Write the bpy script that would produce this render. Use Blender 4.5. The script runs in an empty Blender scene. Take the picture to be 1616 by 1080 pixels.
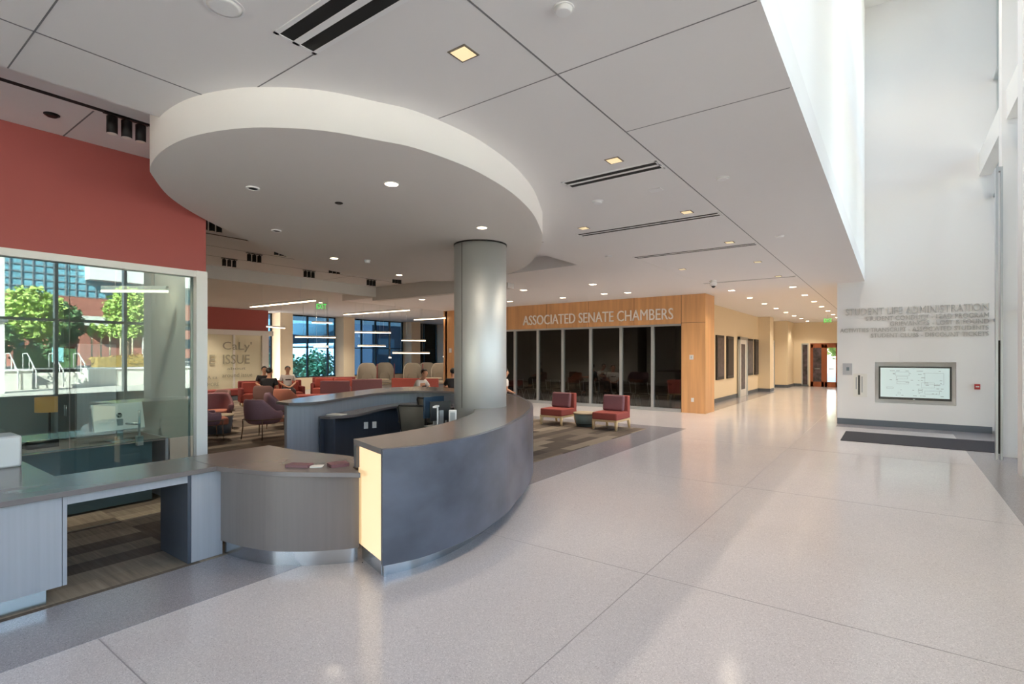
import bpy, bmesh, math, random
from mathutils import Vector, Matrix
PI = math.pi
sc = bpy.context.scene
C = sc.collection
random.seed(7)

# ------------------------------------------------------------ camera
cd = bpy.data.cameras.new('camera'); cam = bpy.data.objects.new('camera', cd); C.objects.link(cam)
cam.location = (0, 0, 1.75)
cam.rotation_euler = (PI/2, 0, math.radians(36.13))
cd.sensor_width = 36; cd.lens = 822/1616*36
cd.shift_y = 21/1616; cd.clip_end = 500
sc.camera = cam

# ------------------------------------------------------------ world, sun, exposure
w = bpy.data.worlds.new('world'); sc.world = w; w.use_nodes = True
nt = w.node_tree; nt.nodes.clear()
sky = nt.nodes.new('ShaderNodeTexSky'); sky.sky_type = 'NISHITA'
sky.sun_disc = False; sky.sun_elevation = math.radians(38); sky.sun_rotation = math.radians(200)
sky.air_density = 1.0; sky.dust_density = 1.2; sky.ozone_density = 1.0
bg = nt.nodes.new('ShaderNodeBackground'); bg.inputs['Strength'].default_value = 1.1
ou = nt.nodes.new('ShaderNodeOutputWorld')
hz = nt.nodes.new('ShaderNodeMix'); hz.data_type = 'RGBA'; hz.inputs[0].default_value = .45; hz.inputs[7].default_value = (1.05, 1.0, .95, 1)
nt.links.new(sky.outputs[0], hz.inputs[6]); nt.links.new(hz.outputs[2], bg.inputs[0]); nt.links.new(bg.outputs[0], ou.inputs[0])
sd = bpy.data.lights.new('sun', 'SUN'); sd.energy = 42; sd.angle = math.radians(0.6); sd.color = (1, .96, .88)
sun = bpy.data.objects.new('sun', sd); C.objects.link(sun)
sun.rotation_euler = Vector((.45, .75, -.6)).to_track_quat('-Z', 'Y').to_euler()
sc.view_settings.view_transform = 'Standard'; sc.view_settings.look = 'None'
sc.view_settings.exposure = 0.55; sc.view_settings.gamma = 1.0; sc.view_settings.use_curve_mapping = False
cy = sc.cycles
cy.max_bounces = 9; cy.diffuse_bounces = 5; cy.glossy_bounces = 4; cy.transmission_bounces = 4
cy.transparent_max_bounces = 24; cy.sample_clamp_indirect = 6; cy.caustics_reflective = False; cy.caustics_refractive = False
cy.use_denoising = True

# ------------------------------------------------------------ materials
def srgb(r, g, b):
    f = lambda c: (c/255/12.92) if c/255 <= .04045 else ((c/255+.055)/1.055)**2.4
    return (f(r), f(g), f(b), 1)
M = {}
def mat(name, col, rough=.5, metal=0., spec=.5, noise=None, bump=0, emit=None, es=0, coat=0):
    """noise = (scale, amount, stretch xyz) mottles the colour"""
    m = bpy.data.materials.new(name); m.use_nodes = True; t = m.node_tree; p = t.nodes['Principled BSDF']
    p.inputs['Roughness'].default_value = rough; p.inputs['Metallic'].default_value = metal
    p.inputs['Specular IOR Level'].default_value = spec
    p.inputs['Base Color'].default_value = col
    if coat: p.inputs['Coat Weight'].default_value = coat; p.inputs['Coat Roughness'].default_value = .15
    if noise:
        sc_, am, st = noise
        tc = t.nodes.new('ShaderNodeTexCoord'); mp = t.nodes.new('ShaderNodeMapping'); mp.inputs['Scale'].default_value = st
        nz = t.nodes.new('ShaderNodeTexNoise'); nz.inputs['Scale'].default_value = sc_; nz.inputs['Detail'].default_value = 6
        mx = t.nodes.new('ShaderNodeMix'); mx.data_type = 'RGBA'
        lo = tuple(max(0, c*(1-am)) for c in col[:3])+(1,); hi = tuple(min(1, c*(1+am)) for c in col[:3])+(1,)
        mr = t.nodes.new('ShaderNodeMapRange'); mr.inputs[1].default_value = .3; mr.inputs[2].default_value = .7
        mx.inputs[6].default_value = lo; mx.inputs[7].default_value = hi
        t.links.new(tc.outputs['Object'], mp.inputs[0]); t.links.new(mp.outputs[0], nz.inputs['Vector'])
        t.links.new(nz.outputs['Fac'], mr.inputs[0]); t.links.new(mr.outputs[0], mx.inputs[0])
        t.links.new(mx.outputs[2], p.inputs['Base Color'])
        if bump:
            b = t.nodes.new('ShaderNodeBump'); b.inputs['Strength'].default_value = bump; b.inputs['Distance'].default_value = .01
            t.links.new(nz.outputs['Fac'], b.inputs['Height']); t.links.new(b.outputs[0], p.inputs['Normal'])
    if emit: p.inputs['Emission Color'].default_value = emit; p.inputs['Emission Strength'].default_value = es
    M[name] = m; return m
def glass(name, tint, refl, fres=1.45, rough=0.):
    m = bpy.data.materials.new(name); m.use_nodes = True; t = m.node_tree; t.nodes.clear()
    tr = t.nodes.new('ShaderNodeBsdfTransparent'); tr.inputs[0].default_value = tint
    gl = t.nodes.new('ShaderNodeBsdfGlossy'); gl.inputs['Roughness'].default_value = rough; gl.inputs[0].default_value = (.93, .97, .97, 1)
    fr = t.nodes.new('ShaderNodeFresnel'); fr.inputs[0].default_value = fres
    ma = t.nodes.new('ShaderNodeMath'); ma.operation = 'ADD'; ma.inputs[1].default_value = refl; ma.use_clamp = True
    mx = t.nodes.new('ShaderNodeMixShader'); o = t.nodes.new('ShaderNodeOutputMaterial')
    t.links.new(fr.outputs[0], ma.inputs[0]); t.links.new(ma.outputs[0], mx.inputs[0])
    t.links.new(tr.outputs[0], mx.inputs[1]); t.links.new(gl.outputs[0], mx.inputs[2]); t.links.new(mx.outputs[0], o.inputs[0])
    M[name] = m; return m
def terrazzo(name, base, chip, dark, rough):
    m = mat(name, base, rough, spec=.5); t = m.node_tree; p = t.nodes['Principled BSDF']
    tc = t.nodes.new('ShaderNodeTexCoord')
    v = t.nodes.new('ShaderNodeTexVoronoi'); v.inputs['Scale'].default_value = 190
    v2 = t.nodes.new('ShaderNodeTexNoise'); v2.inputs['Scale'].default_value = .8; v2.inputs['Detail'].default_value = 3
    cr = t.nodes.new('ShaderNodeValToRGB'); e = cr.color_ramp.elements
    e[0].position = 0; e[0].color = dark; e[1].position = .12; e[1].color = base
    a = e.new(.72); a.color = base; a = e.new(.86); a.color = chip
    wn = t.nodes.new('ShaderNodeSeparateColor')
    mx = t.nodes.new('ShaderNodeMix'); mx.data_type = 'RGBA'; mx.blend_type = 'MULTIPLY'; mx.inputs[0].default_value = .12
    t.links.new(tc.outputs['Object'], v.inputs['Vector']); t.links.new(tc.outputs['Object'], v2.inputs['Vector'])
    t.links.new(v.outputs['Color'], wn.inputs[0]); t.links.new(wn.outputs[0], cr.inputs[0])
    t.links.new(cr.outputs[0], mx.inputs[6]); t.links.new(v2.outputs['Fac'], mx.inputs[7]); t.links.new(mx.outputs[2], p.inputs['Base Color'])
    return m
def planks(name, c1, c2, c3, sx, sy, rot=0):
    """woven plank carpet: long staggered tiles of three tones"""
    m = mat(name, c1, .9, spec=.15); t = m.node_tree; p = t.nodes['Principled BSDF']
    tc = t.nodes.new('ShaderNodeTexCoord'); mp = t.nodes.new('ShaderNodeMapping'); mp.inputs['Rotation'].default_value = (0, 0, rot)
    b = t.nodes.new('ShaderNodeTexBrick'); b.inputs['Scale'].default_value = 1
    b.inputs['Brick Width'].default_value = sx; b.inputs['Row Height'].default_value = sy; b.inputs['Mortar Size'].default_value = 0
    b.inputs['Color1'].default_value = (0, 0, 0, 1); b.inputs['Color2'].default_value = (1, 1, 1, 1); b.offset = .37; b.inputs['Bias'].default_value = 0
    cr = t.nodes.new('ShaderNodeValToRGB'); e = cr.color_ramp.elements
    e[0].position = .1; e[0].color = c1; e[1].position = .9; e[1].color = c3; a = e.new(.5); a.color = c2
    nz = t.nodes.new('ShaderNodeTexNoise'); nz.inputs['Scale'].default_value = 6; nz.inputs['Detail'].default_value = 5
    m2 = t.nodes.new('ShaderNodeMapping'); m2.inputs['Scale'].default_value = (.35, 7, 1); m2.inputs['Rotation'].default_value = (0, 0, rot)
    mx = t.nodes.new('ShaderNodeMix'); mx.data_type = 'RGBA'; mx.inputs[0].default_value = .45
    t.links.new(tc.outputs['Object'], mp.inputs[0]); t.links.new(mp.outputs[0], b.inputs['Vector'])
    t.links.new(tc.outputs['Object'], m2.inputs[0]); t.links.new(m2.outputs[0], nz.inputs['Vector'])
    t.links.new(b.outputs['Color'], mx.inputs[6]); t.links.new(nz.outputs['Fac'], mx.inputs[7])
    t.links.new(mx.outputs[2], cr.inputs[0]); t.links.new(cr.outputs[0], p.inputs['Base Color'])
    return m

terrazzo('terrazzo', srgb(212, 208, 212), srgb(230, 226, 228), srgb(186, 180, 184), .14)
terrazzo('terrazzo_grey', srgb(158, 155, 162), srgb(176, 172, 178), srgb(134, 131, 138), .18)
planks('carpet', srgb(66, 60, 56), srgb(112, 101, 91), srgb(164, 152, 136), 1.0, .25, PI/2)
mat('joint', srgb(158, 154, 158), .5)
mat('ceiling_paint', srgb(232, 230, 230), .85, spec=.2)
mat('seam', srgb(128, 128, 130), .8)
mat('white_paint', srgb(238, 237, 236), .7, spec=.3)
mat('bulkhead_paint', srgb(205, 203, 200), .8, spec=.2)
mat('cream_paint', srgb(232, 217, 190), .6, spec=.3)
mat('wall_white', srgb(232, 231, 232), .55, spec=.3)
mat('disc_side', srgb(244, 242, 241), .6, spec=.3)
mat('disc_under', srgb(230, 226, 222), .55, spec=.3)
mat('red_paint', srgb(166, 88, 84), .6, spec=.3)
mat('base_grey', srgb(92, 100, 110), .5)
mat('black_slot', srgb(10, 10, 11), .7)
mat('white_trim', srgb(235, 235, 236), .45)
mat('alu', srgb(190, 196, 200), .3, metal=.7)
mat('frame_white', srgb(226, 224, 220), .4)
mat('steel', srgb(200, 204, 208), .22, metal=1., noise=(3, .06, (1, 1, .1)))
mat('column_metal', srgb(206, 208, 208), .56, metal=.75)
mat('counter_top', srgb(116, 110, 110), .2, spec=.5, noise=(3, .10, (1, .3, 1)))
mat('counter_edge', srgb(92, 92, 98), .3, noise=(4, .08, (1, 1, 1)))
mat('slate', srgb(90, 95, 108), .28, spec=.5, noise=(2.0, .28, (1, 1, 1.6)), bump=.05)
mat('grey_laminate', srgb(116, 110, 110), .42, noise=(30, .05, (1, 1, .03)))
mat('pale_laminate', srgb(164, 167, 175), .42, noise=(30, .05, (1, 1, .03)))
mat('dark_laminate', srgb(70, 76, 88), .4, noise=(30, .05, (1, 1, .03)))
mat('lit_panel', srgb(235, 225, 200), .5, emit=srgb(255, 214, 156), es=.5)
mat('plastic_white', srgb(225, 225, 225), .4)
mat('plastic_black', srgb(22, 22, 24), .4)
mat('wood_panel', srgb(208, 158, 108), .4, noise=(9, .13, (1, 1, .06)))
mat('mat_grey', srgb(74, 74, 80), .95, spec=.1)
mat('letter_metal', srgb(246, 243, 238), .4, metal=.1)
mat('letter_grey', srgb(188, 188, 188), .45)
mat('lamp_on', srgb(255, 240, 220), .5, emit=srgb(255, 232, 200), es=9)
mat('linear_on', srgb(255, 240, 220), .5, emit=srgb(255, 226, 188), es=7)
mat('lamp_soft', srgb(236, 222, 190), .5, emit=srgb(255, 226, 170), es=.5)
mat('frame_grey', srgb(120, 112, 100), .5)
mat('lamp_off', srgb(240, 236, 228), .5)
mat('dark_metal', srgb(30, 28, 27), .45, metal=.3)
glass('clear_glass', (.93, .96, .95, 1), .0)
glass('office_glass', (.72, .84, .83, 1), .05)
glass('senate_glass', (.62, .62, .6, 1), .05)
glass('blue_glass', (.29, .46, .60, 1), .02)

# ------------------------------------------------------------ geometry helpers
class MB:
    def __init__(s): s.bm = bmesh.new()
    def box(s, x0, x1, y0, y1, z0, z1, mi=0):
        v = [s.bm.verts.new(p) for p in ((x0,y0,z0),(x1,y0,z0),(x1,y1,z0),(x0,y1,z0),(x0,y0,z1),(x1,y0,z1),(x1,y1,z1),(x0,y1,z1))]
        for f in ((0,3,2,1),(4,5,6,7),(0,1,5,4),(1,2,6,5),(2,3,7,6),(3,0,4,7)):
            s.bm.faces.new([v[i] for i in f]).material_index = mi
        return s
    def prism(s, pts, z0, z1, mi=0):
        a = [s.bm.verts.new((p[0], p[1], z0)) for p in pts]; b = [s.bm.verts.new((p[0], p[1], z1)) for p in pts]
        n = len(pts); s.bm.faces.new(a[::-1]).material_index = mi; s.bm.faces.new(b).material_index = mi
        for i in range(n): s.bm.faces.new((a[i], a[(i+1) % n], b[(i+1) % n], b[i])).material_index = mi
        return s
    def band(s, A, B, z0, z1):
        """solid strip between two equally long polylines"""
        n = len(A); q = [[s.bm.verts.new((p[0], p[1], z)) for p in L] for L in (A, B) for z in (z0, z1)]
        a0, a1, b0, b1 = q
        for i in range(n-1):
            for f in ((a0[i],a0[i+1],a1[i+1],a1[i]), (b0[i+1],b0[i],b1[i],b1[i+1]), (a1[i],a1[i+1],b1[i+1],b1[i]), (a0[i+1],a0[i],b0[i],b0[i+1])):
                s.bm.faces.new(f)
        s.bm.faces.new((a0[0],a1[0],b1[0],b0[0])); s.bm.faces.new((a0[-1],b0[-1],b1[-1],a1[-1]))
        return s
    def tube(s, pts, r, n=8, closed=False):
        pts = [Vector(p) for p in pts]; rings = []; N = len(pts); R = r if isinstance(r, (list, tuple)) else [r]*N
        up = None
        for i, p in enumerate(pts):
            if closed: d = pts[(i+1) % N]-pts[i-1]
            else: d = pts[min(i+1, N-1)]-pts[max(i-1, 0)]
            d.normalize()
            if up is None: up = Vector((0,0,1)) if abs(d.z) < .9 else Vector((1,0,0))
            x = d.cross(up); x.normalize(); y = x.cross(d); y.normalize(); up = y if abs(d.dot(y)) < .5 else up
            rings.append([s.bm.verts.new(p+(x*math.cos(2*PI*k/n)+y*math.sin(2*PI*k/n))*R[i]) for k in range(n)])
        m = N if closed else N-1
        for i in range(m):
            a, b = rings[i], rings[(i+1) % N]
            for k in range(n): s.bm.faces.new((a[k], a[(k+1) % n], b[(k+1) % n], b[k])).smooth = True
        if not closed: s.bm.faces.new(rings[0][::-1]); s.bm.faces.new(rings[-1])
        return s
    def cyl(s, x, y, z0, z1, r, n=24, r2=None):
        r2 = r if r2 is None else r2
        a = [s.bm.verts.new((x+r*math.cos(2*PI*k/n), y+r*math.sin(2*PI*k/n), z0)) for k in range(n)]
        b = [s.bm.verts.new((x+r2*math.cos(2*PI*k/n), y+r2*math.sin(2*PI*k/n), z1)) for k in range(n)]
        for k in range(n): s.bm.faces.new((a[k], a[(k+1) % n], b[(k+1) % n], b[k])).smooth = True
        s.bm.faces.new(a[::-1]); s.bm.faces.new(b); return s
    def ring(s, x, y, z0, z1, r0, r1, n=24):
        v = [[s.bm.verts.new((x+r*math.cos(2*PI*k/n), y+r*math.sin(2*PI*k/n), z)) for k in range(n)] for r, z in ((r1,z0),(r1,z1),(r0,z1),(r0,z0))]
        for j in range(4):
            for k in range(n): s.bm.faces.new((v[j][k], v[j][(k+1)%n], v[(j+1)%4][(k+1)%n], v[(j+1)%4][k]))
        return s
    def loft(s, secs, cap=True):
        """secs: list of closed rings (lists of 3D points)"""
        R = [[s.bm.verts.new(p) for p in q] for q in secs]; n = len(R[0])
        for a, b in zip(R, R[1:]):
            for k in range(n): s.bm.faces.new((a[k], a[(k+1)%n], b[(k+1)%n], b[k])).smooth = True
        if cap: s.bm.faces.new(R[0][::-1]); s.bm.faces.new(R[-1])
        return s
    def ball(s, c, r, sub=2):
        r = r if isinstance(r, (tuple, list)) else (r, r, r)
        mt = Matrix.Translation(c) @ Matrix.Diagonal((*r, 1))
        g = bmesh.ops.create_icosphere(s.bm, subdivisions=sub, radius=1, matrix=mt)
        for v in g['verts']:
            for f in v.link_faces: f.smooth = True
        return s
    def xf(s, mtx): bmesh.ops.transform(s.bm, matrix=mtx, verts=s.bm.verts); return s
    def build(s, name, m, parent=None, bevel=0, seg=2, sub=0, loc=None):
        bmesh.ops.recalc_face_normals(s.bm, faces=s.bm.faces)
        me = bpy.data.meshes.new(name); s.bm.to_mesh(me); s.bm.free()
        for k in (m if isinstance(m, (list, tuple)) else [m]): me.materials.append(M[k])
        o = bpy.data.objects.new(name, me); C.objects.link(o)
        if parent: o.parent = parent
        if loc: o.location = loc
        if bevel:
            b = o.modifiers.new('bevel', 'BEVEL'); b.width = bevel; b.segments = seg; b.limit_method = 'ANGLE'; b.harden_normals = False
            for f in me.polygons: f.use_smooth = True
            me.set_sharp_from_angle(angle=math.radians(40))
        if sub:
            q = o.modifiers.new('subd', 'SUBSURF'); q.levels = sub; q.render_levels = sub
            for f in me.polygons: f.use_smooth = True
        return o
def box(x0, x1, y0, y1, z0, z1): return MB().box(x0, x1, y0, y1, z0, z1)
def struct(o): o['kind'] = 'structure'; return o
def tag(o, label, cat, group=None, kind=None):
    o['label'] = label; o['category'] = cat
    if group: o['group'] = group
    if kind: o['kind'] = kind
    return o
def thing(name, label, cat, loc=(0,0,0), rz=0, group=None):
    o = bpy.data.objects.new(name, None); C.objects.link(o); o.empty_display_size = .1
    o.location = loc; o.rotation_euler = (0, 0, rz); return tag(o, label, cat, group)
def copy_tree(o, parent=None):
    c = o.copy(); C.objects.link(c); c.parent = parent
    for ch in list(o.children): copy_tree(ch, c)
    return c
def dup(root, loc, rz, label, group=None):
    c = copy_tree(root); c.location = loc; c.rotation_euler = (0, 0, rz); c['label'] = label
    if group: c['group'] = group
    return c
def spline(pts, n=8, closed=False):
    """Catmull-Rom through 2D/3D points"""
    P = [Vector(tuple(p)+((0,) if len(p) == 2 else ())) for p in pts]; N = len(P); out = []
    for i in range(N if closed else N-1):
        if closed: a, b, c, d = P[i-1], P[i], P[(i+1) % N], P[(i+2) % N]
        else: a, b, c, d = P[max(i-1, 0)], P[i], P[i+1], P[min(i+2, N-1)]
        for k in range(n):
            t = k/n
            out.append(.5*((2*b)+(c-a)*t+(2*a-5*b+4*c-d)*t*t+(3*b-a-3*c+d)*t**3))
    if not closed: out.append(P[-1].copy())
    return out
def offset(L, d):
    """polyline moved sideways by d (to its left for d > 0)"""
    out = []
    for i, p in enumerate(L):
        t = L[min(i+1, len(L)-1)]-L[max(i-1, 0)]; t.normalize(); out.append(p+Vector((-t.y, t.x, 0))*d)
    return out

# ================================================================= the setting
struct(box(-25, 2.4, -8, 36, -.3, 0).build('floor', 'terrazzo'))
struct(MB().prism([(-4.71,-8),(-3.96,-8),(-3.96,12.48),(-14.5,12.48),(-14.5,11.87),(-4.71,11.87)], .0, .002).build('floor_border', 'terrazzo_grey'))
struct(MB().prism([(1.09,-8),(1.83,-8),(1.83,15.7),(-1.12,15.7),(-1.12,15.04),(1.09,15.04)], .0, .002).build('floor_border', 'terrazzo_grey'))
struct(MB().prism([(-5.25,16.9),(-4.5,16.9),(-4.5,27.5),(-5.25,27.5)], .0, .002).build('floor_border', 'terrazzo_grey'))
struct(box(-14.5, -4.71, 2.6, 11.87, 0, .006).build('carpet', 'carpet'))
struct(box(-11.5, -4.71, -8, 2.6, 0, .006).build('carpet', 'carpet'))
struct(box(-24.3, -14.5, 2.7, 12.48, 0, .006).build('carpet', 'carpet'))
for i, (a, b, c, d) in enumerate([(-1.593,-1.587,-8,33.4), (-3.96,1.09,1.087,1.093), (-3.96,1.09,3.99,3.996), (-3.96,1.09,7.4,7.406), (-3.96,1.09,11.0,11.006)]):
    struct(box(a, b, c, d, 0, .0012).build('trim_%d' % (i+1), 'joint'))
struct(box(-.86, 1.75, 12.62, 14.2, 0, .012).build('floor_mat', 'mat_grey'))
tag(bpy.data.objects['floor_mat'], 'long dark grey entrance mat below the lettered white wall', 'mat', kind='thing')
bpy.data.objects['floor_mat'].name = 'entrance_mat'

# ceilings
struct(MB().prism([(-4.6,-8),(-.555,-8),(-.555,15.7),(-1.14,15.7),(-1.14,33.5),(-5.25,33.5),(-5.25,15.95),(-15.1,15.95),(-15.1,10.9),(-7.9,10.9),(-7.9,9.6),(-5.2,9.4),(-5.2,7.2),(-4.6,7.2)], 3.6, 3.885).build('ceiling', 'ceiling_paint'))
struct(box(-13.15, -4.5, -8, 10.8, 3.88, 3.955).build('ceiling', 'ceiling_paint'))
struct(MB().box(-25, -13.15, 2.6, 27, 3.8, 3.95).box(-13.15, -11, 10.9, 27, 3.8, 3.95).build('ceiling', 'bulkhead_paint'))
struct(box(-25, -.76, -8.2, 36, 3.96, 4.1).build('roof', 'ceiling_paint'))
struct(box(-.75, 2.4, -8.2, 16, 10.4, 10.7).build('ceiling', 'ceiling_paint'))
k = 5
def seam(x0, x1, y0, y1, z, m='seam'):
    global k; k += 1
    struct(box(x0, x1, y0, y1, z-.0015, z).build('trim_%d' % k, m))
seam(-1.787, -1.775, -8, 33, 3.6)
seam(-3.962, -3.950, 1.69, -8, 3.6); seam(-3.962, -3.950, 9.3, 15.9, 3.6, 'frame_white')
for y, a, b in ((.794,-4.6,-3.4), (1.866,-3.55,-2.86), (2.946,-2.86,-.57), (4.037,-1.78,-.57), (0.794,-3.4,-1.78)): seam(a, b, y-.004, y+.004, 3.6)
seam(-6.5, -5.62, 1.51, 1.522, 3.88, 'seam')
for x in (-5.55, -7.6, -9.65): seam(x-.032, x+.032, -8, 10.5, 3.88, 'black_slot')
for x in (-10.7, -11.75): seam(x-.012, x+.012, -8, 10.6, 3.88, 'seam')
seam(-13, -5.3, 8.75, 8.762, 3.88)
# round soffit over the desk
egg = [(236.8,263.5),(242.8,281),(272.6,315),(328,349),(408.9,387.6),(477,414),(511,426)]
SOF = [(-4.991,1.727),(-5.276,1.854),(-5.85,2.22),(-6.458,2.82),(-7.304,3.88),(-8.03,5.005),(-8.40,5.75),(-8.45,6.75),(-8.15,7.6),(-7.53,8.12),(-6.8,8.2),(-5.971,8.052),(-5.163,7.519),(-4.281,6.555),(-3.758,5.834),(-3.535,5.445),(-3.206,4.774),(-2.978,4.105),(-2.878,3.563),(-2.862,3.192),(-2.916,2.757),(-3.031,2.493),(-3.208,2.165),(-3.462,1.915),(-3.719,1.765),(-4.091,1.657),(-4.53,1.646)]
sf = spline(SOF, 6, True)
m_ = MB(); m_.prism([(p.x, p.y) for p in sf], 3.32, 3.879)
m_.bm.faces.ensure_lookup_table(); m_.bm.faces[0].material_index = 1
o = m_.build('ceiling_soffit', ['disc_side', 'disc_under']); struct(o)
for f in o.data.polygons: f.use_smooth = abs(f.normal.z) < .5
# fascia over the lobby edge, far wall with the screen niche
struct(box(-.75, -.556, -8.2, 15.7, 3.886, 10.4).build('wall_upper', 'white_paint'))
f = MB()
f.box(-1.14, -.347, 15.7, 16.0, 0, 10.4); f.box(1.189, 2.4, 15.7, 16.0, 0, 10.4)
f.box(-.347, 1.189, 15.7, 16.0, 0, .584); f.box(-.347, 1.189, 15.7, 16.0, 1.585, 10.4); f.box(-.347, 1.189, 15.83, 16.0, .584, 1.585)
struct(f.build('wall_far', 'wall_white'))
struct(box(-1.14, 1.8, 15.685, 15.7, 0, .15).build('baseboard_far', 'base_grey'))
struct(box(-1.14, -.9, 16.0, 33.5, 0, 3.6).build('wall_corridor', 'cream_paint'))
struct(MB().box(-25, 2.4, -8.2, -8, 3.6, 10.4).box(-25, -6.5, -8.2, -8, 0, 3.6).build('wall_back', 'wall_white'))  # unseen rear wall, closed above to keep sun off the lobby floor
f = MB()
for x in [-6.4+1.28*j for j in range(7)]: f.box(x-.03, x+.03, -8.1, -8.0, 0, 3.6)
for z in (.04, 2.53, 3.56): f.box(-6.5, 1.8, -8.08, -8.02, z-.03, z+.03)
struct(f.build('window_0', 'alu')); struct(box(-6.5, 1.8, -8.06, -8.05, 0, 3.6).build('window_pane', 'clear_glass', bpy.data.objects['window_0']))  # unseen rear glazing added so sun bounces off the floor to the ceiling
# office wall: red band over the glazing
struct(box(-6.65, -6.5, -8, 2.817, 2.725, 3.88).build('wall_left', 'red_paint'))
struct(box(-11.5, -6.66, 2.69, 2.81, 0, 3.88).build('wall_office', 'bulkhead_paint'))
struct(box(-11.6, -11.5, -8, 2.82, 0, 3.88).build('wall_office', 'bulkhead_paint'))
f = MB(); f.box(-6.62, -6.48, -8, 2.817, 2.655, 2.725); f.box(-6.62, -6.46, 2.70, 2.817, 0, 2.725)
struct(f.build('window_1', 'frame_white'))
wf = bpy.data.objects['window_1']
struct(box(-6.555, -6.545, 1.579, 2.70, .82, 2.655).build('window_pane', 'office_glass', wf))
struct(box(-6.555, -6.545, -8, 1.573, .82, 2.655).build('window_pane', 'office_glass', wf))
struct(box(-6.555, -6.545, -8, 2.70, .012, .815).build('window_pane', 'clear_glass', wf))
# bulkhead round the recess
f = MB(); f.box(-13.2, -13.03, -8, 10.8, 3.57, 3.9); f.box(-13.2, -7.9, 10.64, 10.9, 3.47, 3.88)
struct(f.build('wall_bulkhead', 'bulkhead_paint'))
struct(box(-25, -12.2, -8, 2.72, 0, 3.8).build('wall_lounge', 'bulkhead_paint'))
# senate wall
f = MB()
f.box(-15.1, -5.22, 15.95, 16.2, 2.72, 3.6); f.box(-15.1, -14.55, 15.95, 16.2, 0, 2.72)
f.box(-5.22, -4.5, 15.95, 16.9, 0, 3.6); f.box(-15.2, -15.0, 15.95, 22, 0, 3.8)
struct(f.build('wall_senate', 'wood_panel'))
for x in (-13.6, -11.85, -10.1, -8.4, -6.75): k += 1; struct(box(x-.004, x+.004, 15.947, 15.95, 2.72, 3.6).build('trim_%d' % k, 'dark_metal'))
k += 1; struct(box(-5.228, -5.216, 15.945, 15.95, 0, 3.6).build('trim_%d' % k, 'dark_metal'))
k += 1; struct(box(-5.22, -4.5, 15.946, 15.95, 2.735, 2.745).build('trim_%d' % k, 'dark_metal'))
MX = [-6.148, -7.227, -8.344, -9.447, -10.5, -11.54, -12.6, -13.65]
f = MB(); f.box(-14.55, -5.22, 15.98, 16.1, 0, .1); f.box(-14.55, -5.22, 15.98, 16.1, 2.66, 2.72)
for x in MX: f.box(x-.045, x+.045, 15.97, 16.1, .1, 2.66)
struct(f.build('window_2', 'alu')); wf = bpy.data.objects['window_2']
ed = [-5.22]+MX+[-14.55]
for a, b in zip(ed, ed[1:]):
    struct(box(min(a,b)+.03, max(a,b)-.03, 16.03, 16.04, .1, 2.66).build('window_pane', 'senate_glass', wf))
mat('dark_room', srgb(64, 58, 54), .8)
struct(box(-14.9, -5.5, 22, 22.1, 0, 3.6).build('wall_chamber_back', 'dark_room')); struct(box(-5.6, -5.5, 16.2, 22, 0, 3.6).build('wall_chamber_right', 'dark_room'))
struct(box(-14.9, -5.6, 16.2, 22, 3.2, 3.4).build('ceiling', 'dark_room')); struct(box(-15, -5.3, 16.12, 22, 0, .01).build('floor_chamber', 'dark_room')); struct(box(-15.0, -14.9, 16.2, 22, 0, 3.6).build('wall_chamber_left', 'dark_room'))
# corridor beyond
f = MB(); f.box(-5.45, -5.25, 16.9, 33.5, 0, 3.6); f.box(-5.25, -4.72, 27.4, 28.3, 0, 3.6); f.box(-5.25, -4.55, 31.4, 33.5, 0, 3.6)
f.box(-5.45, -4.15, 33.5, 33.7, 0, 3.6); f.box(-4.15, -1.0, 33.5, 33.7, 2.42, 3.6); f.box(-3.8, -3.72, 33.5, 33.7, 0, 2.42); f.box(-2.34, -1.0, 33.5, 33.7, 0, 2.42)
struct(f.build('wall_hall', 'cream_paint'))
f = MB(); f.box(-5.25, -5.235, 16.9, 23.2, 0, .15); f.box(-5.25, -5.235, 24.7, 27.4, 0, .15); f.box(-5.25, -4.72, 27.385, 27.4, 0, .15); f.box(-4.72, -4.705, 27.385, 28.3, 0, .15)
f.box(-5.25, -4.55, 31.385, 31.4, 0, .15); f.box(-4.55, -4.535, 31.385, 33.5, 0, .15); f.box(-4.55, -4.15, 33.485, 33.5, 0, .15)
struct(f.build('baseboard_hall', 'base_grey'))
# curtain wall on the right
MY = [3.36+1.28*j for j in range(-8, 10)]
f = MB()
for y in MY: f.box(1.80, 1.95, y-.03, y+.03, 0, 10.4)
for z in (.04, 2.53, 5.3, 7.9, 10.3): f.box(1.82, 1.93, -8, 15.7, z-.03, z+.03)
struct(f.build('window_3', 'alu')); wf = bpy.data.objects['window_3']
struct(box(1.84, 1.95, -8, 11.6, 0, .88).build('wall_knee', 'base_grey'))
struct(box(1.87, 1.88, -8, 15.7, 0, 10.4).build('window_pane', 'clear_glass', wf))
f = MB(); f.box(1.52, 1.76, 12.2, 12.5, 0, 10.4); f.box(1.50, 1.8, 10.3, 10.64, 0, 10.4); f.box(1.3, 1.75, 5.0, 5.75, 0, 10.4); f.box(1.5, 1.8, -1.2, -.8, 0, 10.4)
struct(f.build('wall_columns', 'wall_white'))
f = MB(); f.box(1.40, 1.43, 11.82, 11.94, 0, 4.83); f.box(1.46, 1.49, 11.82, 11.94, 0, 4.83); f.box(1.40, 1.49, 11.82, 11.94, 4.83, 4.9)
struct(f.build('door_1', 'alu')); struct(box(1.43, 1.46, 11.84, 11.92, .1, 2.0).build('door_edge', 'dark_metal', bpy.data.objects['door_1']))
struct(box(1.58, 1.8, 5.4, 15.7, 5.79, 6.3).build('wall_beam', 'white_paint'))
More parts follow.
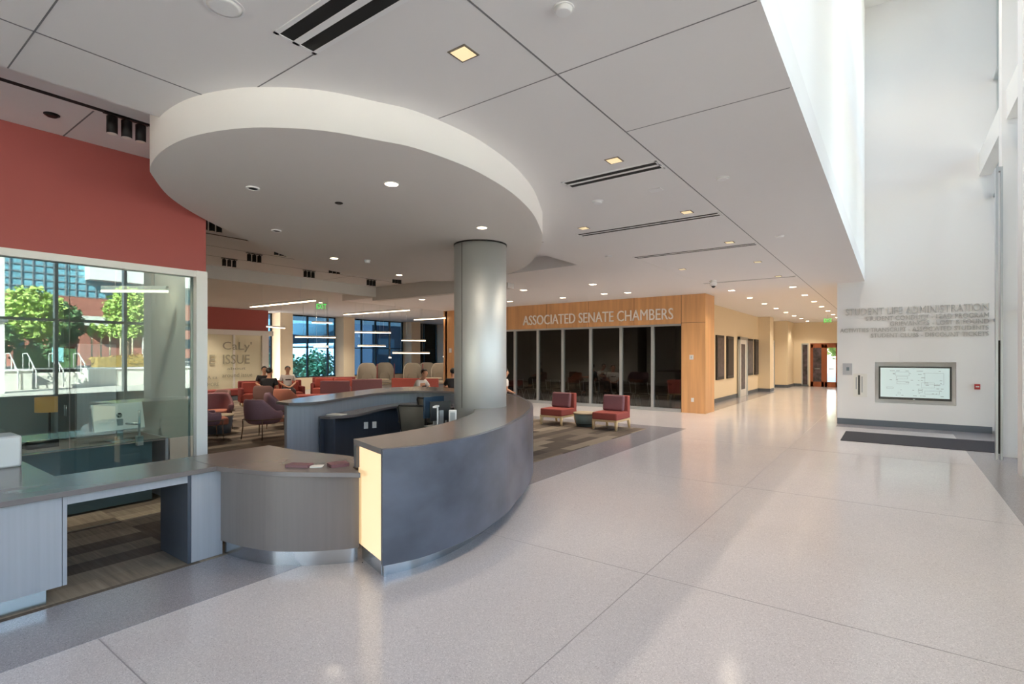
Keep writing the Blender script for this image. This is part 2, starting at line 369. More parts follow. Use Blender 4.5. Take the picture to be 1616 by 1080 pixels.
# unseen block added over the building to shade the near plaza
struct(box(-25, 2.2, -8.2, 40, 10.7, 19.6).build('roof', 'bulkhead_paint'))
struct(box(-29, -24.6, 8, 30, 3.85, 4.0).build('roof', 'bulkhead_paint'))  # unseen canopy added to keep sun off the lounge pilasters
# lounge glazing
f = MB()
f.box(-24.6, -24.4, 12.9, 27, 0, .6)
for y0, y1 in ((13.62,14.27), (17.2,17.9), (22.06,22.8), (25.0,26.2)): f.box(-24.6, -23.7, y0, y1, 0, 3.8)
f.box(-25, -14.9, 26.2, 26.4, 0, 3.8)
struct(f.build('wall_lounge', 'cream_paint'))
f = MB()
for y in (12.95, 13.6, 14.3, 15.55, 16.75, 17.2, 17.95, 18.95, 19.95, 21.0, 22.0, 22.85, 23.9, 25.0): f.box(-24.55, -24.43, y-.03, y+.03, .6, 3.8)
for z in (.63, 2.15, 3.77): f.box(-24.53, -24.45, 12.9, 26, z-.025, z+.025)
struct(f.build('window_4', 'dark_metal')); wf = bpy.data.objects['window_4']
struct(box(-24.5, -24.49, 12.9, 26.2, .6, 3.8).build('window_pane', 'blue_glass', wf))
# red and frosted partition in the lounge
glass('frosted', (.6, .6, .54, 1), .05, rough=.4)
mat('frost', srgb(226, 221, 196), .35, noise=(1.2, .03, (1, 1, 1)))
struct(box(-23.4, -23.2, 2.7, 12.75, 2.86, 3.8).build('wall_partition', 'red_paint'))
f = MB(); f.box(-23.45, -23.12, 2.7, 12.95, 2.64, 2.86); f.box(-23.4, -23.15, 12.45, 12.75, 0, 2.64); f.box(-23.36, -23.18, 2.7, 12.75, 0, .09)
for y in (8.6, 11.22): f.box(-23.33, -23.2, y-.04, y+.04, 0, 2.64)
struct(f.build('window_5', 'frame_white')); wf = bpy.data.objects['window_5']
for a, b in ((3,8.56), (8.64,11.18), (11.26,12.45)): struct(box(-23.28, -23.26, a, b, .09, 2.64).build('window_pane', 'frost', wf))

# ================================================================= reception desk
OUT = [(-3.14,2.627),(-3.045,2.85),(-3.01,3.02),(-2.994,3.246),(-3.0,3.45),(-3.03,3.694),(-3.088,3.945),(-3.19,4.3),(-3.332,4.634),(-3.517,5.073),(-3.72,5.48),(-4.05,6.05),(-4.512,6.662),(-5.068,7.253),(-5.559,7.665),(-6.1,8.03)]
INN = [(-3.745,2.818),(-3.73,3.0),(-3.73,3.15),(-3.735,3.35),(-3.75,3.55),(-3.78,3.783),(-3.84,4.03),(-3.93,4.30),(-4.07,4.65),(-4.27,5.05),(-4.52,5.36),(-4.36,5.72),(-4.62,6.1),(-5.0,6.5),(-5.5,7.0),(-6.0,7.4)]
so, si = spline(OUT, 5), spline(INN, 5)
R_ = thing('reception_counter', 'tall curved reception counter clad in slate blue laminate with glowing end panel', 'counter', (0,0,0))
MB().band(offset(so, .0455), si, .985, 1.03).build('counter_top', 'counter_top', R_)
MB().band(so, offset(so, .045), .14, 1.029).build('front_panel', 'slate', R_)
ins = offset(so, .16)
MB().band(ins[1:], offset(ins, .02)[1:], .0, .14).build('toe_kick', 'steel', R_)
nrm = lambda a, b: (Vector(b)-Vector(a)).normalized()
# end of the tall counter: dark rim, glowing panel set back
A_, B_ = Vector((-3.14, 2.627, 0)), Vector((-3.745, 2.818, 0)); d_ = nrm(A_, B_); n_ = Vector((-d_.y, d_.x, 0)); n_ = n_ if n_.y < 0 else -n_
def quad(a, b, t0, t1, z0, z1, base=A_):
    p = [base+d_*a-n_*t0, base+d_*b-n_*t0, base+d_*b-n_*t1, base+d_*a-n_*t1]
    return MB().prism([(q.x, q.y) for q in p], z0, z1)
quad(.05, .60, .03, .05, .14, .985).build('lit_end_panel', 'lit_panel', R_)['label'] = 'glowing cream end panel'
quad(.575, .63, 0, .25, .792, .985).build('end_jamb', 'counter_edge', R_)
f = MB()
for z in (.22, .55, .93):
    p = A_+d_*.50-n_*.03; f.tube([p, p+n_*.006], .008, 8)
f.build('screw', 'dark_metal', R_)
quad(.12, .6, .06, .08, 0, .14).build('toe_kick', 'steel', R_)
MB().band(offset(si, -.03)[9:46], offset(si, -.06)[9:46], .14, .985).build('inner_panel', 'dark_laminate', R_)
f = MB().band(offset(si, .45)[6:34], offset(si, .0)[6:34], .72, .75); f.build('work_surface', 'counter_top', R_)

# low curved middle counter
L_ = thing('low_counter', 'low grey laminate counter with bulging curved front and steel toe kick', 'counter', (0,0,0))
fr = spline([(-4.71,2.128),(-4.6,2.155),(-4.466,2.195),(-4.195,2.277),(-4.03,2.36),(-3.89,2.45),(-3.73,2.55),(-3.60,2.64),(-3.5,2.70)], 5)
bk = spline([(-3.735,2.80),(-3.80,2.95),(-3.96,3.06),(-4.2,3.1),(-4.45,3.05),(-4.77,2.99),(-5.05,2.97),(-5.372,2.96)], 5)
out_ = [(p.x, p.y) for p in fr]+[(p.x, p.y) for p in bk]+[(-5.372, 2.13)]
MB().prism(out_, .75, .79).build('counter_top', 'counter_top', L_, bevel=.003)
fc = spline([(-4.745,2.178),(-4.60,2.195),(-4.45,2.215),(-4.195,2.285),(-4.05,2.36),(-3.89,2.48),(-3.76,2.61),(-3.66,2.73),(-3.635,2.79)], 5)
MB().band(fc, offset(fc, .03), .13, .75).build('front_panel', 'grey_laminate', L_)
tk = [p+Vector((0, .02, 0)) for p in fc]
MB().band(offset(fc, .035), offset(fc, .05), 0, .13).build('toe_kick', 'steel', L_)

# straight side counter with knee space
S_ = thing('side_counter', 'straight waist-high counter with open knee space beneath the glass wall', 'counter', (0,0,0))
MB().prism([(-4.71,-1.2),(-4.71,2.128),(-5.372,2.128),(-5.372,1.2),(-6.44,1.2),(-6.44,-1.2)], .75, .79).build('counter_top', 'counter_top', S_, bevel=.003)
box(-4.77, -4.75, -1.2, 1.10, .115, .75).build('front_panel', 'pale_laminate', S_)
box(-5.30, -4.75, 1.104, 1.129, .115, .75).build('end_panel', 'pale_laminate', S_)
box(-4.80, -4.775, -1.2, 1.02, .0, .115).build('toe_kick', 'steel', S_)
box(-4.775, -4.75, 1.13, 1.915, .685, .75).build('apron', 'pale_laminate', S_)
box(-5.30, -4.75, 1.915, 1.94, .008, .75).build('end_panel', 'dark_laminate', S_)
box(-4.77, -4.75, 1.944, 2.195, .008, .75).build('front_panel', 'pale_laminate', S_)

# rear counter of the desk
RO = [(-7.743,4.385),(-8.177,5.133),(-8.5,5.93),(-8.8,6.656),(-9.05,7.45),(-9.0,8.1),(-8.5,8.5),(-7.739,8.442),(-6.95,8.25)]
RI = [(-7.35,4.36),(-7.20,4.725),(-7.42,5.295),(-7.66,5.824),(-7.92,6.45),(-8.0,7.0),(-7.85,7.4),(-7.3,7.65),(-6.75,7.6)]
ro, ri = spline(RO, 6), spline(RI, 6)
K_ = thing('rear_counter', 'tall curved rear counter behind the task chairs with a lower work shelf', 'counter', (0,0,0))
MB().band(ro, ri, .99, 1.03).build('counter_top', 'counter_top', K_)
MB().band([a*.35+b*.65 for a, b in zip(ro, ri)], [a*.15+b*.85 for a, b in zip(ro, ri)], .0, .99).build('wall_panel', 'pale_laminate', K_)
wi = offset(ri, -.02); wl = [p for p in ri[6:]]
sh = [Vector((-7.25,4.95,0))]+[]
SI = spline([(-7.10,4.90),(-7.02,5.30),(-7.20,5.70),(-7.45,6.2),(-7.6,6.7),(-7.5,7.0),(-7.1,7.2),(-6.7,7.15)], 6)
SO2 = spline([(-7.30,4.85),(-7.45,5.25),(-7.62,5.72),(-7.85,6.25),(-8.0,6.8),(-7.95,7.3),(-7.35,7.6),(-6.75,7.55)], 6)
MB().band(SO2, SI, .75, .79).build('work_surface', 'counter_top', K_)
MB().band([p for p in SO2], [a*.85+b*.15 for a, b in zip(SO2, SI)], .0, .75).build('modesty_panel', 'dark_laminate', K_)
box(-7.40, -7.05, 4.92, 4.96, 0, .75).build('end_panel', 'dark_laminate', K_)

col = thing('round_column', 'brushed metal clad round column rising from the reception counter to the soffit', 'column', (-4.739, 5.727, 0))
MB().cyl(0, 0, 0, 3.318, .371, 64).build('cladding', 'column_metal', col)
MB().ring(0, 0, 3.30, 3.3195, .36, .378, 64).build('collar', 'dark_metal', col)
a_ = math.radians(218)
box(-.003, .003, -.374, -.36, 1.03, 3.3).xf(Matrix.Rotation(math.radians(-3), 4, 'Z')).build('joint', 'dark_metal', col)

# ================================================================= lamps
def lamp(kind, loc, energy, col=(1,.86,.68), size=.12, parent=None, spot=120, blend=.6):
    l = bpy.data.lights.new('lamp_light', kind); l.energy = energy; l.color = col
    if kind == 'SPOT': l.spot_size = math.radians(spot); l.spot_blend = blend; l.shadow_soft_size = size
    if kind == 'AREA': l.size = size
    if kind == 'POINT': l.shadow_soft_size = size
    o = bpy.data.objects.new('lamp_light', l); C.objects.link(o); o.location = loc
    if parent: o.parent = parent
    return o
SQ = [(-2.12,2.4),(-2.13,4.56),(-2.14,6.76),(-2.15,8.98),(-2.15,11.19),(-3.62,6.73),(-3.63,8.9+2.28),(-4.1,10.9)]
SQ = SQ[:6]+[(-3.64,11.19),(-3.63,13.5),(-2.15,13.5)]
HALL = [(-3.7,15.69+2.35*i) for i in range(8)]+[(-2.17,15.85+2.36*i) for i in range(7)]
SEN = [(-8.44,12.12),(-6.3,12.2),(-8.54,14.46),(-7.0,14.3),(-6.3,14.42),(-10.4,12.2),(-10.6,14.4),(-12.6,12.2)]
DISC = [(-3.7,3.2),(-4.07,4.95),(-7.28,5.10),(-7.77,6.91)]
def downlight(x, y, z, sq, on, e, label, group, w_=.056):
    t = thing('recessed_downlight', label, 'ceiling light', (x, y, z), 0, group)
    if sq:
        MB().prism([(-w_-.014,-w_-.014),(w_+.014,-w_-.014),(w_+.014,w_+.014),(-w_-.014,w_+.014)], -.004, 0).build('trim_ring', 'frame_grey' if w_ < .065 else 'frame_white', t)
        box(-w_, w_, -w_, w_, -.007, -.004).build('lens', 'lamp_soft' if w_ < .065 else 'lamp_on', t)
    else:
        MB().ring(0, 0, -.006, 0, w_, w_+.012, 20).build('trim_ring', 'frame_white', t)
        MB().cyl(0, 0, -.005, -.001, w_, 20).build('lens', 'lamp_on' if on else 'lamp_off', t)
    if on and e: lamp('SPOT', (0, 0, -.02), e, parent=t, spot=130)
    return t
ORD = ['nearest', 'second', 'third', 'fourth', 'fifth', 'sixth', 'seventh', 'eighth', 'ninth', 'tenth']
for i, (x, y) in enumerate(sorted(SQ, key=lambda p: p[1]+p[0]*.01)):
    r_ = 'right-hand' if x > -3 else 'left-hand'
    n_ = sum(1 for q in sorted(SQ, key=lambda p: p[1]) if (q[0] > -3) == (x > -3) and q[1] < y)
    downlight(x, y, 3.6, True, True, 60, 'square recessed downlight, %s from the camera, %s lobby row' % (ORD[n_], r_), 'square lobby downlights')
for i, (x, y) in enumerate(HALL):
    r_ = 'left' if x < -3 else 'right'; n_ = sum(1 for q in HALL if (q[0] < -3) == (x < -3) and q[1] < y)
    downlight(x, y, 3.6, True, True, 110, '%s glowing downlight of the %s hallway row' % (ORD[n_].replace('nearest', 'first').capitalize(), r_), 'hallway downlights', .07)
nm = ['before the glass left of the sign', 'nearest above the left armchair', 'left behind the column edge', 'before the middle of the lettering', 'before the end of the lettering', 'hidden side of the column, near', 'hidden side of the column, far', 'left of the column by the wood wall']
for (x, y), q in zip(SEN, nm): downlight(x, y, 3.6, True, True, 130, 'glowing downlight by the wood wall, '+q, 'downlights before the wood wall', .07)
nm = ['closest to the soffit rim, nearest the camera', 'directly in front of the round column', 'left of the column at the back', 'farthest back beside the column']
for (x, y), q in zip(DISC, nm): downlight(x, y, 3.32, False, True, 14 if abs(y-4.95) < .1 else 45, 'lit round soffit downlight, '+q, 'round soffit lights', .06)
for (x, y), q in zip([(-4.84,2.51),(-6.25,3.54)], ['with a dark opening at its left front', 'unlit, toward the red wall at the middle']):
    t = thing('recessed_spotlight', 'white adjustable soffit spotlight, '+q, 'ceiling light', (x, y, 3.32), 0, 'adjustable soffit spotlights')
    MB().ring(0, 0, -.012, 0, .045, .06, 20).build('trim_ring', 'white_trim', t); MB().cyl(0, .01, -.006, -.001, .044, 16).build('lens', 'black_slot', t)
for i, y in enumerate((1.0, 4.8, 8.6, 12.4)): downlight(.65, y, 10.4, False, True, 260, 'added out-of-view light in the high lobby ceiling, %s from the camera' % ORD[i], 'added high lobby lights', .12)  # unseen lamps added to brighten the upper wall and fascia
# linear slot diffusers
def vent(x0, x1, y, w_, label):
    t = thing('slot_diffuser', label, 'air vent', ((x0+x1)/2, y, 3.6), 0, 'twin-slot air diffusers'); h = (x1-x0)/2
    f = MB()
    for a, b in ((-w_, -w_*.8), (-w_*.16, w_*.16), (w_*.8, w_)): f.box(-h, h, a, b, -.006, 0)
    f.box(-h, -h+.02, -w_, w_, -.006, 0); f.box(h-.02, h, -w_, w_, -.006, 0); f.build('frame', 'white_trim', t)
    for a, b in ((-w_*.8, -w_*.16), (w_*.16, w_*.8)): box(-h+.02, h-.02, a, b, -.003, 0).build('slot', 'black_slot', t)
vent(-2.86, -1.80, 1.735, .135, 'big twin-slot ceiling diffuser nearest the camera above the soffit')
vent(-2.86, -1.81, 4.92, .12, 'twin-slot ceiling diffuser right of the soffit rim, second nearest')
vent(-3.90, -1.81, 7.09, .11, 'long twin-slot ceiling diffuser, third from the camera')
vent(-3.95, -1.81, 9.36, .11, 'long twin-slot ceiling diffuser, fourth from the camera')
vent(-3.95, -1.81, 13.75, .07, 'thin grey ceiling diffuser, farthest, beside the dome camera')
def disc_item(name, x, y, z, r, h, label, cat, m='white_trim', group=None):
    t = thing(name, label, cat, (x, y, z), 0, group)
    MB().cyl(0, 0, -.006, 0, r*1.15, 28).build('flange', m, t)
    MB().cyl(0, 0, -h, -.006, r*.75, 28, r).build('body', m, t)
disc_item('ceiling_speaker', -2.858, 1.331, 3.6, .085, .012, 'large round white ceiling speaker cut by the top edge of the photo', 'speaker')
disc_item('smoke_detector', -1.415, 2.403, 3.6, .05, .026, 'white round smoke detector nearest the camera in the lobby ceiling', 'smoke detector', group='smoke detectors')
disc_item('smoke_detector', -2.854, 5.649, 3.6, .06, .03, 'white round detector just beyond the second twin-slot diffuser', 'smoke detector', group='smoke detectors')
disc_item('ceiling_sprinkler', -1.43, 5.68, 3.6, .06, .02, 'white sprinkler cover near the white fascia edge, nearer one', 'sprinkler', group='ceiling sprinkler covers')
disc_item('ceiling_sprinkler', -1.415, 8.98, 3.6, .06, .02, 'white sprinkler cover near the white fascia edge, farther one', 'sprinkler', group='ceiling sprinkler covers')
disc_item('ceiling_sprinkler', -4.27, 8.9, 3.6, .06, .02, 'small white ceiling cover left of the lobby downlights', 'sprinkler', group='ceiling sprinkler covers')
disc_item('ceiling_sprinkler', -4.60, 3.28, 3.32, .035, .012, 'small brown sprinkler plate in the middle of the egg-shaped soffit', 'sprinkler', 'dark_metal')
disc_item('smoke_detector', -6.98, 5.52, 3.32, .05, .05, 'small white detector under the far half of the egg-shaped soffit', 'smoke detector', group='smoke detectors')
disc_item('ceiling_sprinkler', -6.0, 1.32, 3.88, .05, .02, 'dark reddish detector on the shaded ceiling above the red wall', 'sprinkler', 'dark_metal')
t = thing('access_panel', 'small white square access cover beside the second twin-slot diffuser', 'ceiling cover', (-2.135, 5.655, 3.6)); box(-.07, .07, -.06, .06, -.006, 0).build('cover', 'white_trim', t)
t = thing('dome_camera', 'white dome security camera on an arm below the hallway ceiling', 'security camera', (-3.56, 13.3, 3.6))
MB().cyl(0, 0, -.05, 0, .07, 20).build('mount', 'white_trim', t); MB().ball((.0, 0, -.09), (.085, .085, .07)).build('housing', 'white_trim', t); MB().ball((.0, -.0, -.13), (.055, .055, .06)).build('dome', 'plastic_black', t)
# track cylinders in threes
def cluster(x, y, label):
    t = thing('track_spotlight_cluster', label, 'spotlight', (x*1.081, y*1.081, 3.88), 0, 'black cylinder spotlights in threes')
    box(-.02, .02, -.17, .17, -.013, 0).build('track_plate', 'dark_metal', t)
    for q in (-.108, 0, .108):
        c = MB().cyl(0, q, -.178, -.03, .041, 20).build('cylinder', 'dark_metal', t)
        MB().cyl(0, q, -.03, -.012, .01, 10).build('stem', 'dark_metal', c)
        MB().ring(0, q, -.180, -.172, .03, .04, 20).build('rim', 'frame_white', c)
        MB().cyl(0, q, -.179, -.170, .03, 16).build('lens', 'lamp_off', c)
for x, y, q in [(-5.135,1.607,'nearest, above the red wall'), (-8.0,3.55,'peeking past the end of the red wall'), (-10.92,5.18,'front row beside the white bulkhead'), (-9.99,5.21,'front row, middle'), (-8.97,5.18,'front row by the soffit rim'), (-10.95,7.0,'second row beside the white bulkhead'), (-9.98,7.0,'second row by the soffit rim'), (-10.93,8.77,'third row beside the white bulkhead'), (-10.07,8.88,'third row by the soffit rim'), (-6.15,8.9,'right of the round column')]:
    cluster(x, y, 'three black cylinder spotlights hanging together, '+q)
# lounge linear pendants
PEN = [((-15.5,7.976),(-12.294,8.03),3.2,'long one nearest, before the red lounge wall'), ((-20.149,11.014),(-20.716,12.096),2.9,'beside the end of the red lounge wall'), ((-16.79,12.2),(-13.33,12.3),3.3,'long one crossing the middle windows'), ((-16.8,15.8),(-14.96,15.8),3.3,'near the wood wall at right, high'), ((-19.2,12.4),(-18.9,13.143),3.1,'short high one in the first window'), ((-17.06,10.355),(-16.36,11.52),2.4,'wide bright one in the first window'), ((-17.83,13.48),(-17.1,14.74),2.7,'left in the second window, upper'), ((-15.89,12.15),(-15.6,13.18),2.1,'left in the second window, lower'), ((-17.3,15.53),(-16.8,16.48),2.4,'across the third pilaster, upper'), ((-15.91,13.83),(-16.6,16.5),1.85,'long low one right of the second window'), ((-16.2,17.0),(-15.6,16.4),1.7,'lowest one beside the wood wall'), ((-18.2,15.6),(-17.44,15.03),1.65,'small one low in the second window'), ((-18.44,11.99),(-18.66,12.77),2.1,'short low one in the first window'), ((-7.55,2.12),(-6.95,2.58),2.52,'inside the glazed office')]
for (x0, y0), (x1, y1), z, q in PEN:
    c = Vector(((x0+x1)/2, (y0+y1)/2, z)); t = thing('linear_pendant', 'slim glowing white linear pendant, '+q, 'pendant light', c, 0, 'linear pendants')
    a, b = Vector((x0, y0, z))-c, Vector((x1, y1, z))-c; d = (b-a); L = d.length; ang = math.atan2(d.y, d.x)
    rt = Matrix.Rotation(ang, 4, 'Z')
    box(-L/2, L/2, -.025, .025, 0, .05).xf(rt).build('housing', 'frame_white', t)
    box(-L/2, L/2, -.024, .024, -.022, 0).xf(rt).build('diffuser', 'linear_on', t)
    top = (3.88 if c.x > -13 and c.y < 10.6 else 3.6 if c.x > -12.2 else 3.8)-z
    for s in (-.3, .3): p = d*s; MB().tube([(p.x, p.y, .05), (p.x, p.y, top)], .003, 5).build('cable', 'alu', t)
for i, (x, y) in enumerate([(-14,6),(-14,11),(-18,7),(-18,12),(-21.5,9),(-21.5,16),(-18,19)]):  # downlights added to fill the lounge with warm light
    downlight(x, y, 3.8, False, True, 420, 'added round downlight in the lounge ceiling, '+['front left','front right','middle left','middle right','by the frosted glass','by the second window','behind the wood wall'][i], 'added lounge downlights', .07)
# exit signs
mat('exit_green', srgb(60, 220, 90), .5, emit=srgb(70, 235, 90), es=.9)
def text(body, size, mname, parent=None, ext=.004, width=None, name='lettering', align='LEFT', sx=1):
    cu = bpy.data.curves.new(name, 'FONT'); cu.body = body; cu.size = size; cu.extrude = ext; cu.align_x = align; cu.materials.append(M[mname]); cu.resolution_u = 3
    o = bpy.data.objects.new(name, cu); C.objects.link(o)
    if parent: o.parent = parent
    bpy.context.view_layer.update()
    k_ = width/max(o.dimensions.x, .001) if width else 1
    me = bpy.data.meshes.new_from_object(o.evaluated_get(bpy.context.evaluated_depsgraph_get()))
    q = bpy.data.objects.new(name, me); C.objects.link(q); q.parent = parent; q.scale.x = k_
    bpy.data.objects.remove(o); return q
def exit_sign(loc, rz, label, s=1):
    t = thing('exit_sign', label, 'exit sign', loc, rz, 'green exit signs')
    MB().tube([(0, 0, 0), (0, 0, -.12)], .008, 6).build('stem', 'alu', t)
    box(-.17*s, .17*s, -.008, .008, -.12-.22*s, -.12).build('plate', 'clear_glass', t)
    x = text('EXIT', .22*s, 'exit_green', t, .003, .28*s, align='CENTER'); x.rotation_euler = (PI/2, 0, 0); x.location = (0, -.014, -.12-.19*s)
exit_sign((-2.40, 28, 3.6), 0, 'glowing green EXIT sign hanging from the hallway ceiling', 1.1)
exit_sign((-16.9, 11.3, 3.8), math.radians(55), 'glowing green EXIT sign before the first lounge window', 1.2)

# wall lettering
def wall_text(body, x0, x1, z, cap, y, m, label, ext=.012):
    t = thing('wall_lettering', label, 'lettering', (x0, y, z))
    o = text(body, cap/.70, m, t, ext, x1-x0, name='letters'); o.rotation_euler = (PI/2, 0, 0); o.location = (0, -ext-.003, 0)
    return t
wall_text('ASSOCIATED SENATE CHAMBERS', -11.115, -5.465, 2.87, .35, 15.95, 'letter_metal', 'raised metal letters reading ASSOCIATED SENATE CHAMBERS on the wood wall', .02)
for b, x0, z, cap, q in [('STUDENT LIFE ADMINISTRATION', -.963, 2.755, .17, 'largest top line'), ('STUDENT CONDUCT - LEAD PROGRAM', -.536, 2.605, .11, 'second line'), ('GRIEVANCES - LOST & FOUND', -.05, 2.468, .105, 'third line'), ('ACTIVITIES TRANSCRIPT - ASSOCIATED STUDENTS', -1.075, 2.33, .10, 'fourth line'), ('STUDENT CLUBS - DISCOUNT TICKETS', -.43, 2.19, .10, 'bottom line')]:
    wall_text(b, x0, 1.741, z, cap, 15.7, 'letter_grey', 'raised grey letters reading %s, %s on the white wall' % (b, q))

# wall screen and small plates on the far wall
mat('plate_grey', srgb(178, 180, 186), .5); mat('screen_white', srgb(205, 224, 226), .3, emit=srgb(205, 224, 226), es=.18); mat('ink', srgb(110, 124, 132), .5)
t = thing('wall_screen', 'wide wall screen showing a pale campus diagram inside a recessed niche', 'screen', (.42, 15.74, 1.08))
box(-.69, .69, -.03, .03, -.40, .40).build('bezel', 'plastic_black', t, bevel=.004)
dsp = box(-.655, .655, -.034, -.030, -.345, .365).build('display', 'screen_white', t)
f = MB(); random.seed(3)
def rect(x0, x1, z0, z1, w_=.003):
    for a in ((x0, x1, z0, z0+w_), (x0, x1, z1-w_, z1), (x0, x0+w_, z0, z1), (x1-w_, x1, z0, z1)): f.box(a[0], a[1], -.0362, -.0342, a[2], a[3])
rect(-.36,-.09,.18,.27); rect(-.34,-.12,.10,.16); rect(-.33,-.10,-.02,.04); rect(.20,.55,-.02,.25); rect(.14,.38,-.10,.02); rect(-.53,-.40,-.14,-.10); rect(.20,.47,-.25,-.17); rect(.08,.16,-.21,-.13); rect(-.31,-.26,-.27,-.22)
for i in range(46):
    x = random.uniform(-.5, .5); z = random.choice([.29,.23,.21,.13,.07,.01,-.04,-.12,-.17,-.24,-.30]); f.box(x, x+random.uniform(.02, .07), -.0362, -.0342, z, z+.008)
f.build('diagram', 'ink', dsp); box(-.02, .02, -.034, -.03, -.39, -.375).build('badge', 'alu', t)
box(-.3, .3, .03, .09, -.2, .2).build('wall_bracket', 'dark_metal', t)
t = thing('wall_sign_plate', 'small square grey room plate left of the screen', 'sign', (-.92, 15.7, 1.40)); box(-.1, .1, -.02, 0, -.145, .145).build('plate', 'plate_grey', t); box(-.02, .04, -.022, -.02, -.04, .05).build('pictogram', 'ink', t)
t = thing('framed_notice', 'white framed notice with a dark vertical strip beside the screen', 'notice', (-.65, 15.7, 1.0)); box(-.14, .14, -.02, 0, -.29, .29).build('frame', 'frame_white', t)
box(-.045, .0, -.0225, -.02, -.24, .25).build('printed_strip', 'plastic_black', t); box(.03, .045, -.0225, -.02, -.18, .22).build('text_line', 'ink', t); box(-.09, -.075, -.0225, -.02, -.1, .2).build('text_line', 'ink', t)
mat('alarm_red', srgb(178, 50, 48), .4)
t = thing('fire_alarm_pull', 'small red fire alarm pull station right of the screen', 'fire alarm', (1.55, 15.7, 1.04)); box(-.05, .05, -.04, 0, -.06, .06).build('housing', 'alarm_red', t, bevel=.004); box(-.03, .03, -.05, -.04, -.01, .015).build('handle', 'plastic_white', t)
# wood pier fittings
t = thing('wall_sensor_plate', 'white square sensor plate high on the wood pier', 'sensor', (-4.91, 15.95, 1.69)); box(-.06, .06, -.02, 0, -.07, .07).build('plate', 'plastic_white', t, bevel=.004); box(-.02, .02, -.024, -.02, -.03, .03).build('button', 'alu', t)
t = thing('wall_outlet', 'white wall outlet low on the wood pier', 'outlet', (-4.88, 15.95, .40)); box(-.04, .04, -.012, 0, -.06, .06).build('plate', 'plastic_white', t)
for z in (-.03, .03): box(-.015, .015, -.014, -.012, z-.012, z+.012).build('socket', 'frame_white', t)
t = thing('wall_sensor_plate', 'small pale switch plate on the wood wall left of the column', 'sensor', (-14.8, 15.95, 1.95)); box(-.07, .07, -.02, 0, -.09, .09).build('plate', 'plastic_white', t)

# hallway doors, display windows
mat('door_wood', srgb(150, 82, 46), .45, noise=(8, .15, (1, 1, .08)))
mat('poster', srgb(70, 60, 66), .4, noise=(5, .8, (1, 1, 1)))
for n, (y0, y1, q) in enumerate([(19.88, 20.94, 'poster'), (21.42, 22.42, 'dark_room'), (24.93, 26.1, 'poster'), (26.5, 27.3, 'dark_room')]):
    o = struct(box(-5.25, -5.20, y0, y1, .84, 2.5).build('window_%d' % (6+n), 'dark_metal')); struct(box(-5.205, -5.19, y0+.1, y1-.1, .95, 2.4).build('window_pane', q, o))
def hall_door(n, x, y0, y1, z1):
    o = struct(MB().box(x-.02, x+.06, y0, y0+.12, 0, z1).box(x-.02, x+.06, y1-.12, y1, 0, z1).box(x-.02, x+.06, y0, y1, z1-.12, z1).build('door_%d' % n, 'alu'))
    struct(box(x, x+.03, y0+.12, y1-.12, 0, z1-.12).build('door_leaf', 'frame_white', o)); struct(box(x+.03, x+.036, y0+.4, y1-.4, .3, z1-.3).build('door_light', 'poster', o))
hall_door(2, -5.2, 23.17, 24.68, 2.53); hall_door(3, -5.05, 29.0, 30.3, 2.53)
o = struct(MB().box(-4.15, -4.1, 33.48, 33.6, 0, 2.4).box(-3.85, -3.8, 33.48, 33.6, 0, 2.4).box(-4.15, -3.8, 33.48, 33.6, 2.35, 2.42).build('window_10', 'alu'))
struct(box(-4.1, -3.85, 33.54, 33.55, 0.1, 2.35).build('window_pane', 'poster', o))
for i, (a, b) in enumerate([(-3.70, -3.055), (-3.025, -2.38)]):
    o = struct(MB().box(a, a+.12, 33.5, 33.56, 0, 2.35).box(b-.12, b, 33.5, 33.56, 0, 2.35).box(a, b, 33.5, 33.56, 2.17, 2.35).box(a, b, 33.5, 33.56, 0, .28).build('door_%d' % (4+i), 'door_wood'))
    struct(box(a+.12, b-.12, 33.53, 33.54, .28, 2.17).build('door_glass', 'poster' if i == 0 else 'clear_glass', o))
    struct(MB().tube([(a+.2, 33.44, 1.0), (b-.2, 33.44, 1.0)], .025, 8).build('push_bar', 'alu', o))
struct(MB().box(-3.72, -2.34, 33.5, 33.6, 2.35, 2.42).box(-3.055, -3.025, 33.5, 33.6, 0, 2.35).box(-3.72, -3.70, 33.5, 33.6, 0, 2.35).box(-2.38, -2.34, 33.5, 33.6, 0, 2.35).build('trim_60', 'door_wood'))
struct(box(-4.15, -3.8, 33.48, 33.62, 0, .1).build('trim_61', 'base_grey'))
downlight(-8.3, 18.5, 3.2, False, True, 26, 'added dim ceiling light inside the otherwise unlit chamber, right one', 'chamber lights'); downlight(-12, 19, 3.2, False, True, 26, 'added dim ceiling light inside the otherwise unlit chamber, left one', 'chamber lights')  # lamps added to make the chamber interior faintly visible
for q, y in (('near the photo edge', 0), ('above the office desk', 2.1)): downlight(-6.8, y, 3.88, False, True, 170, 'added ceiling downlight inside the glazed office, '+q, 'added office downlights')  # lamps added so the office shows through the glass reflections

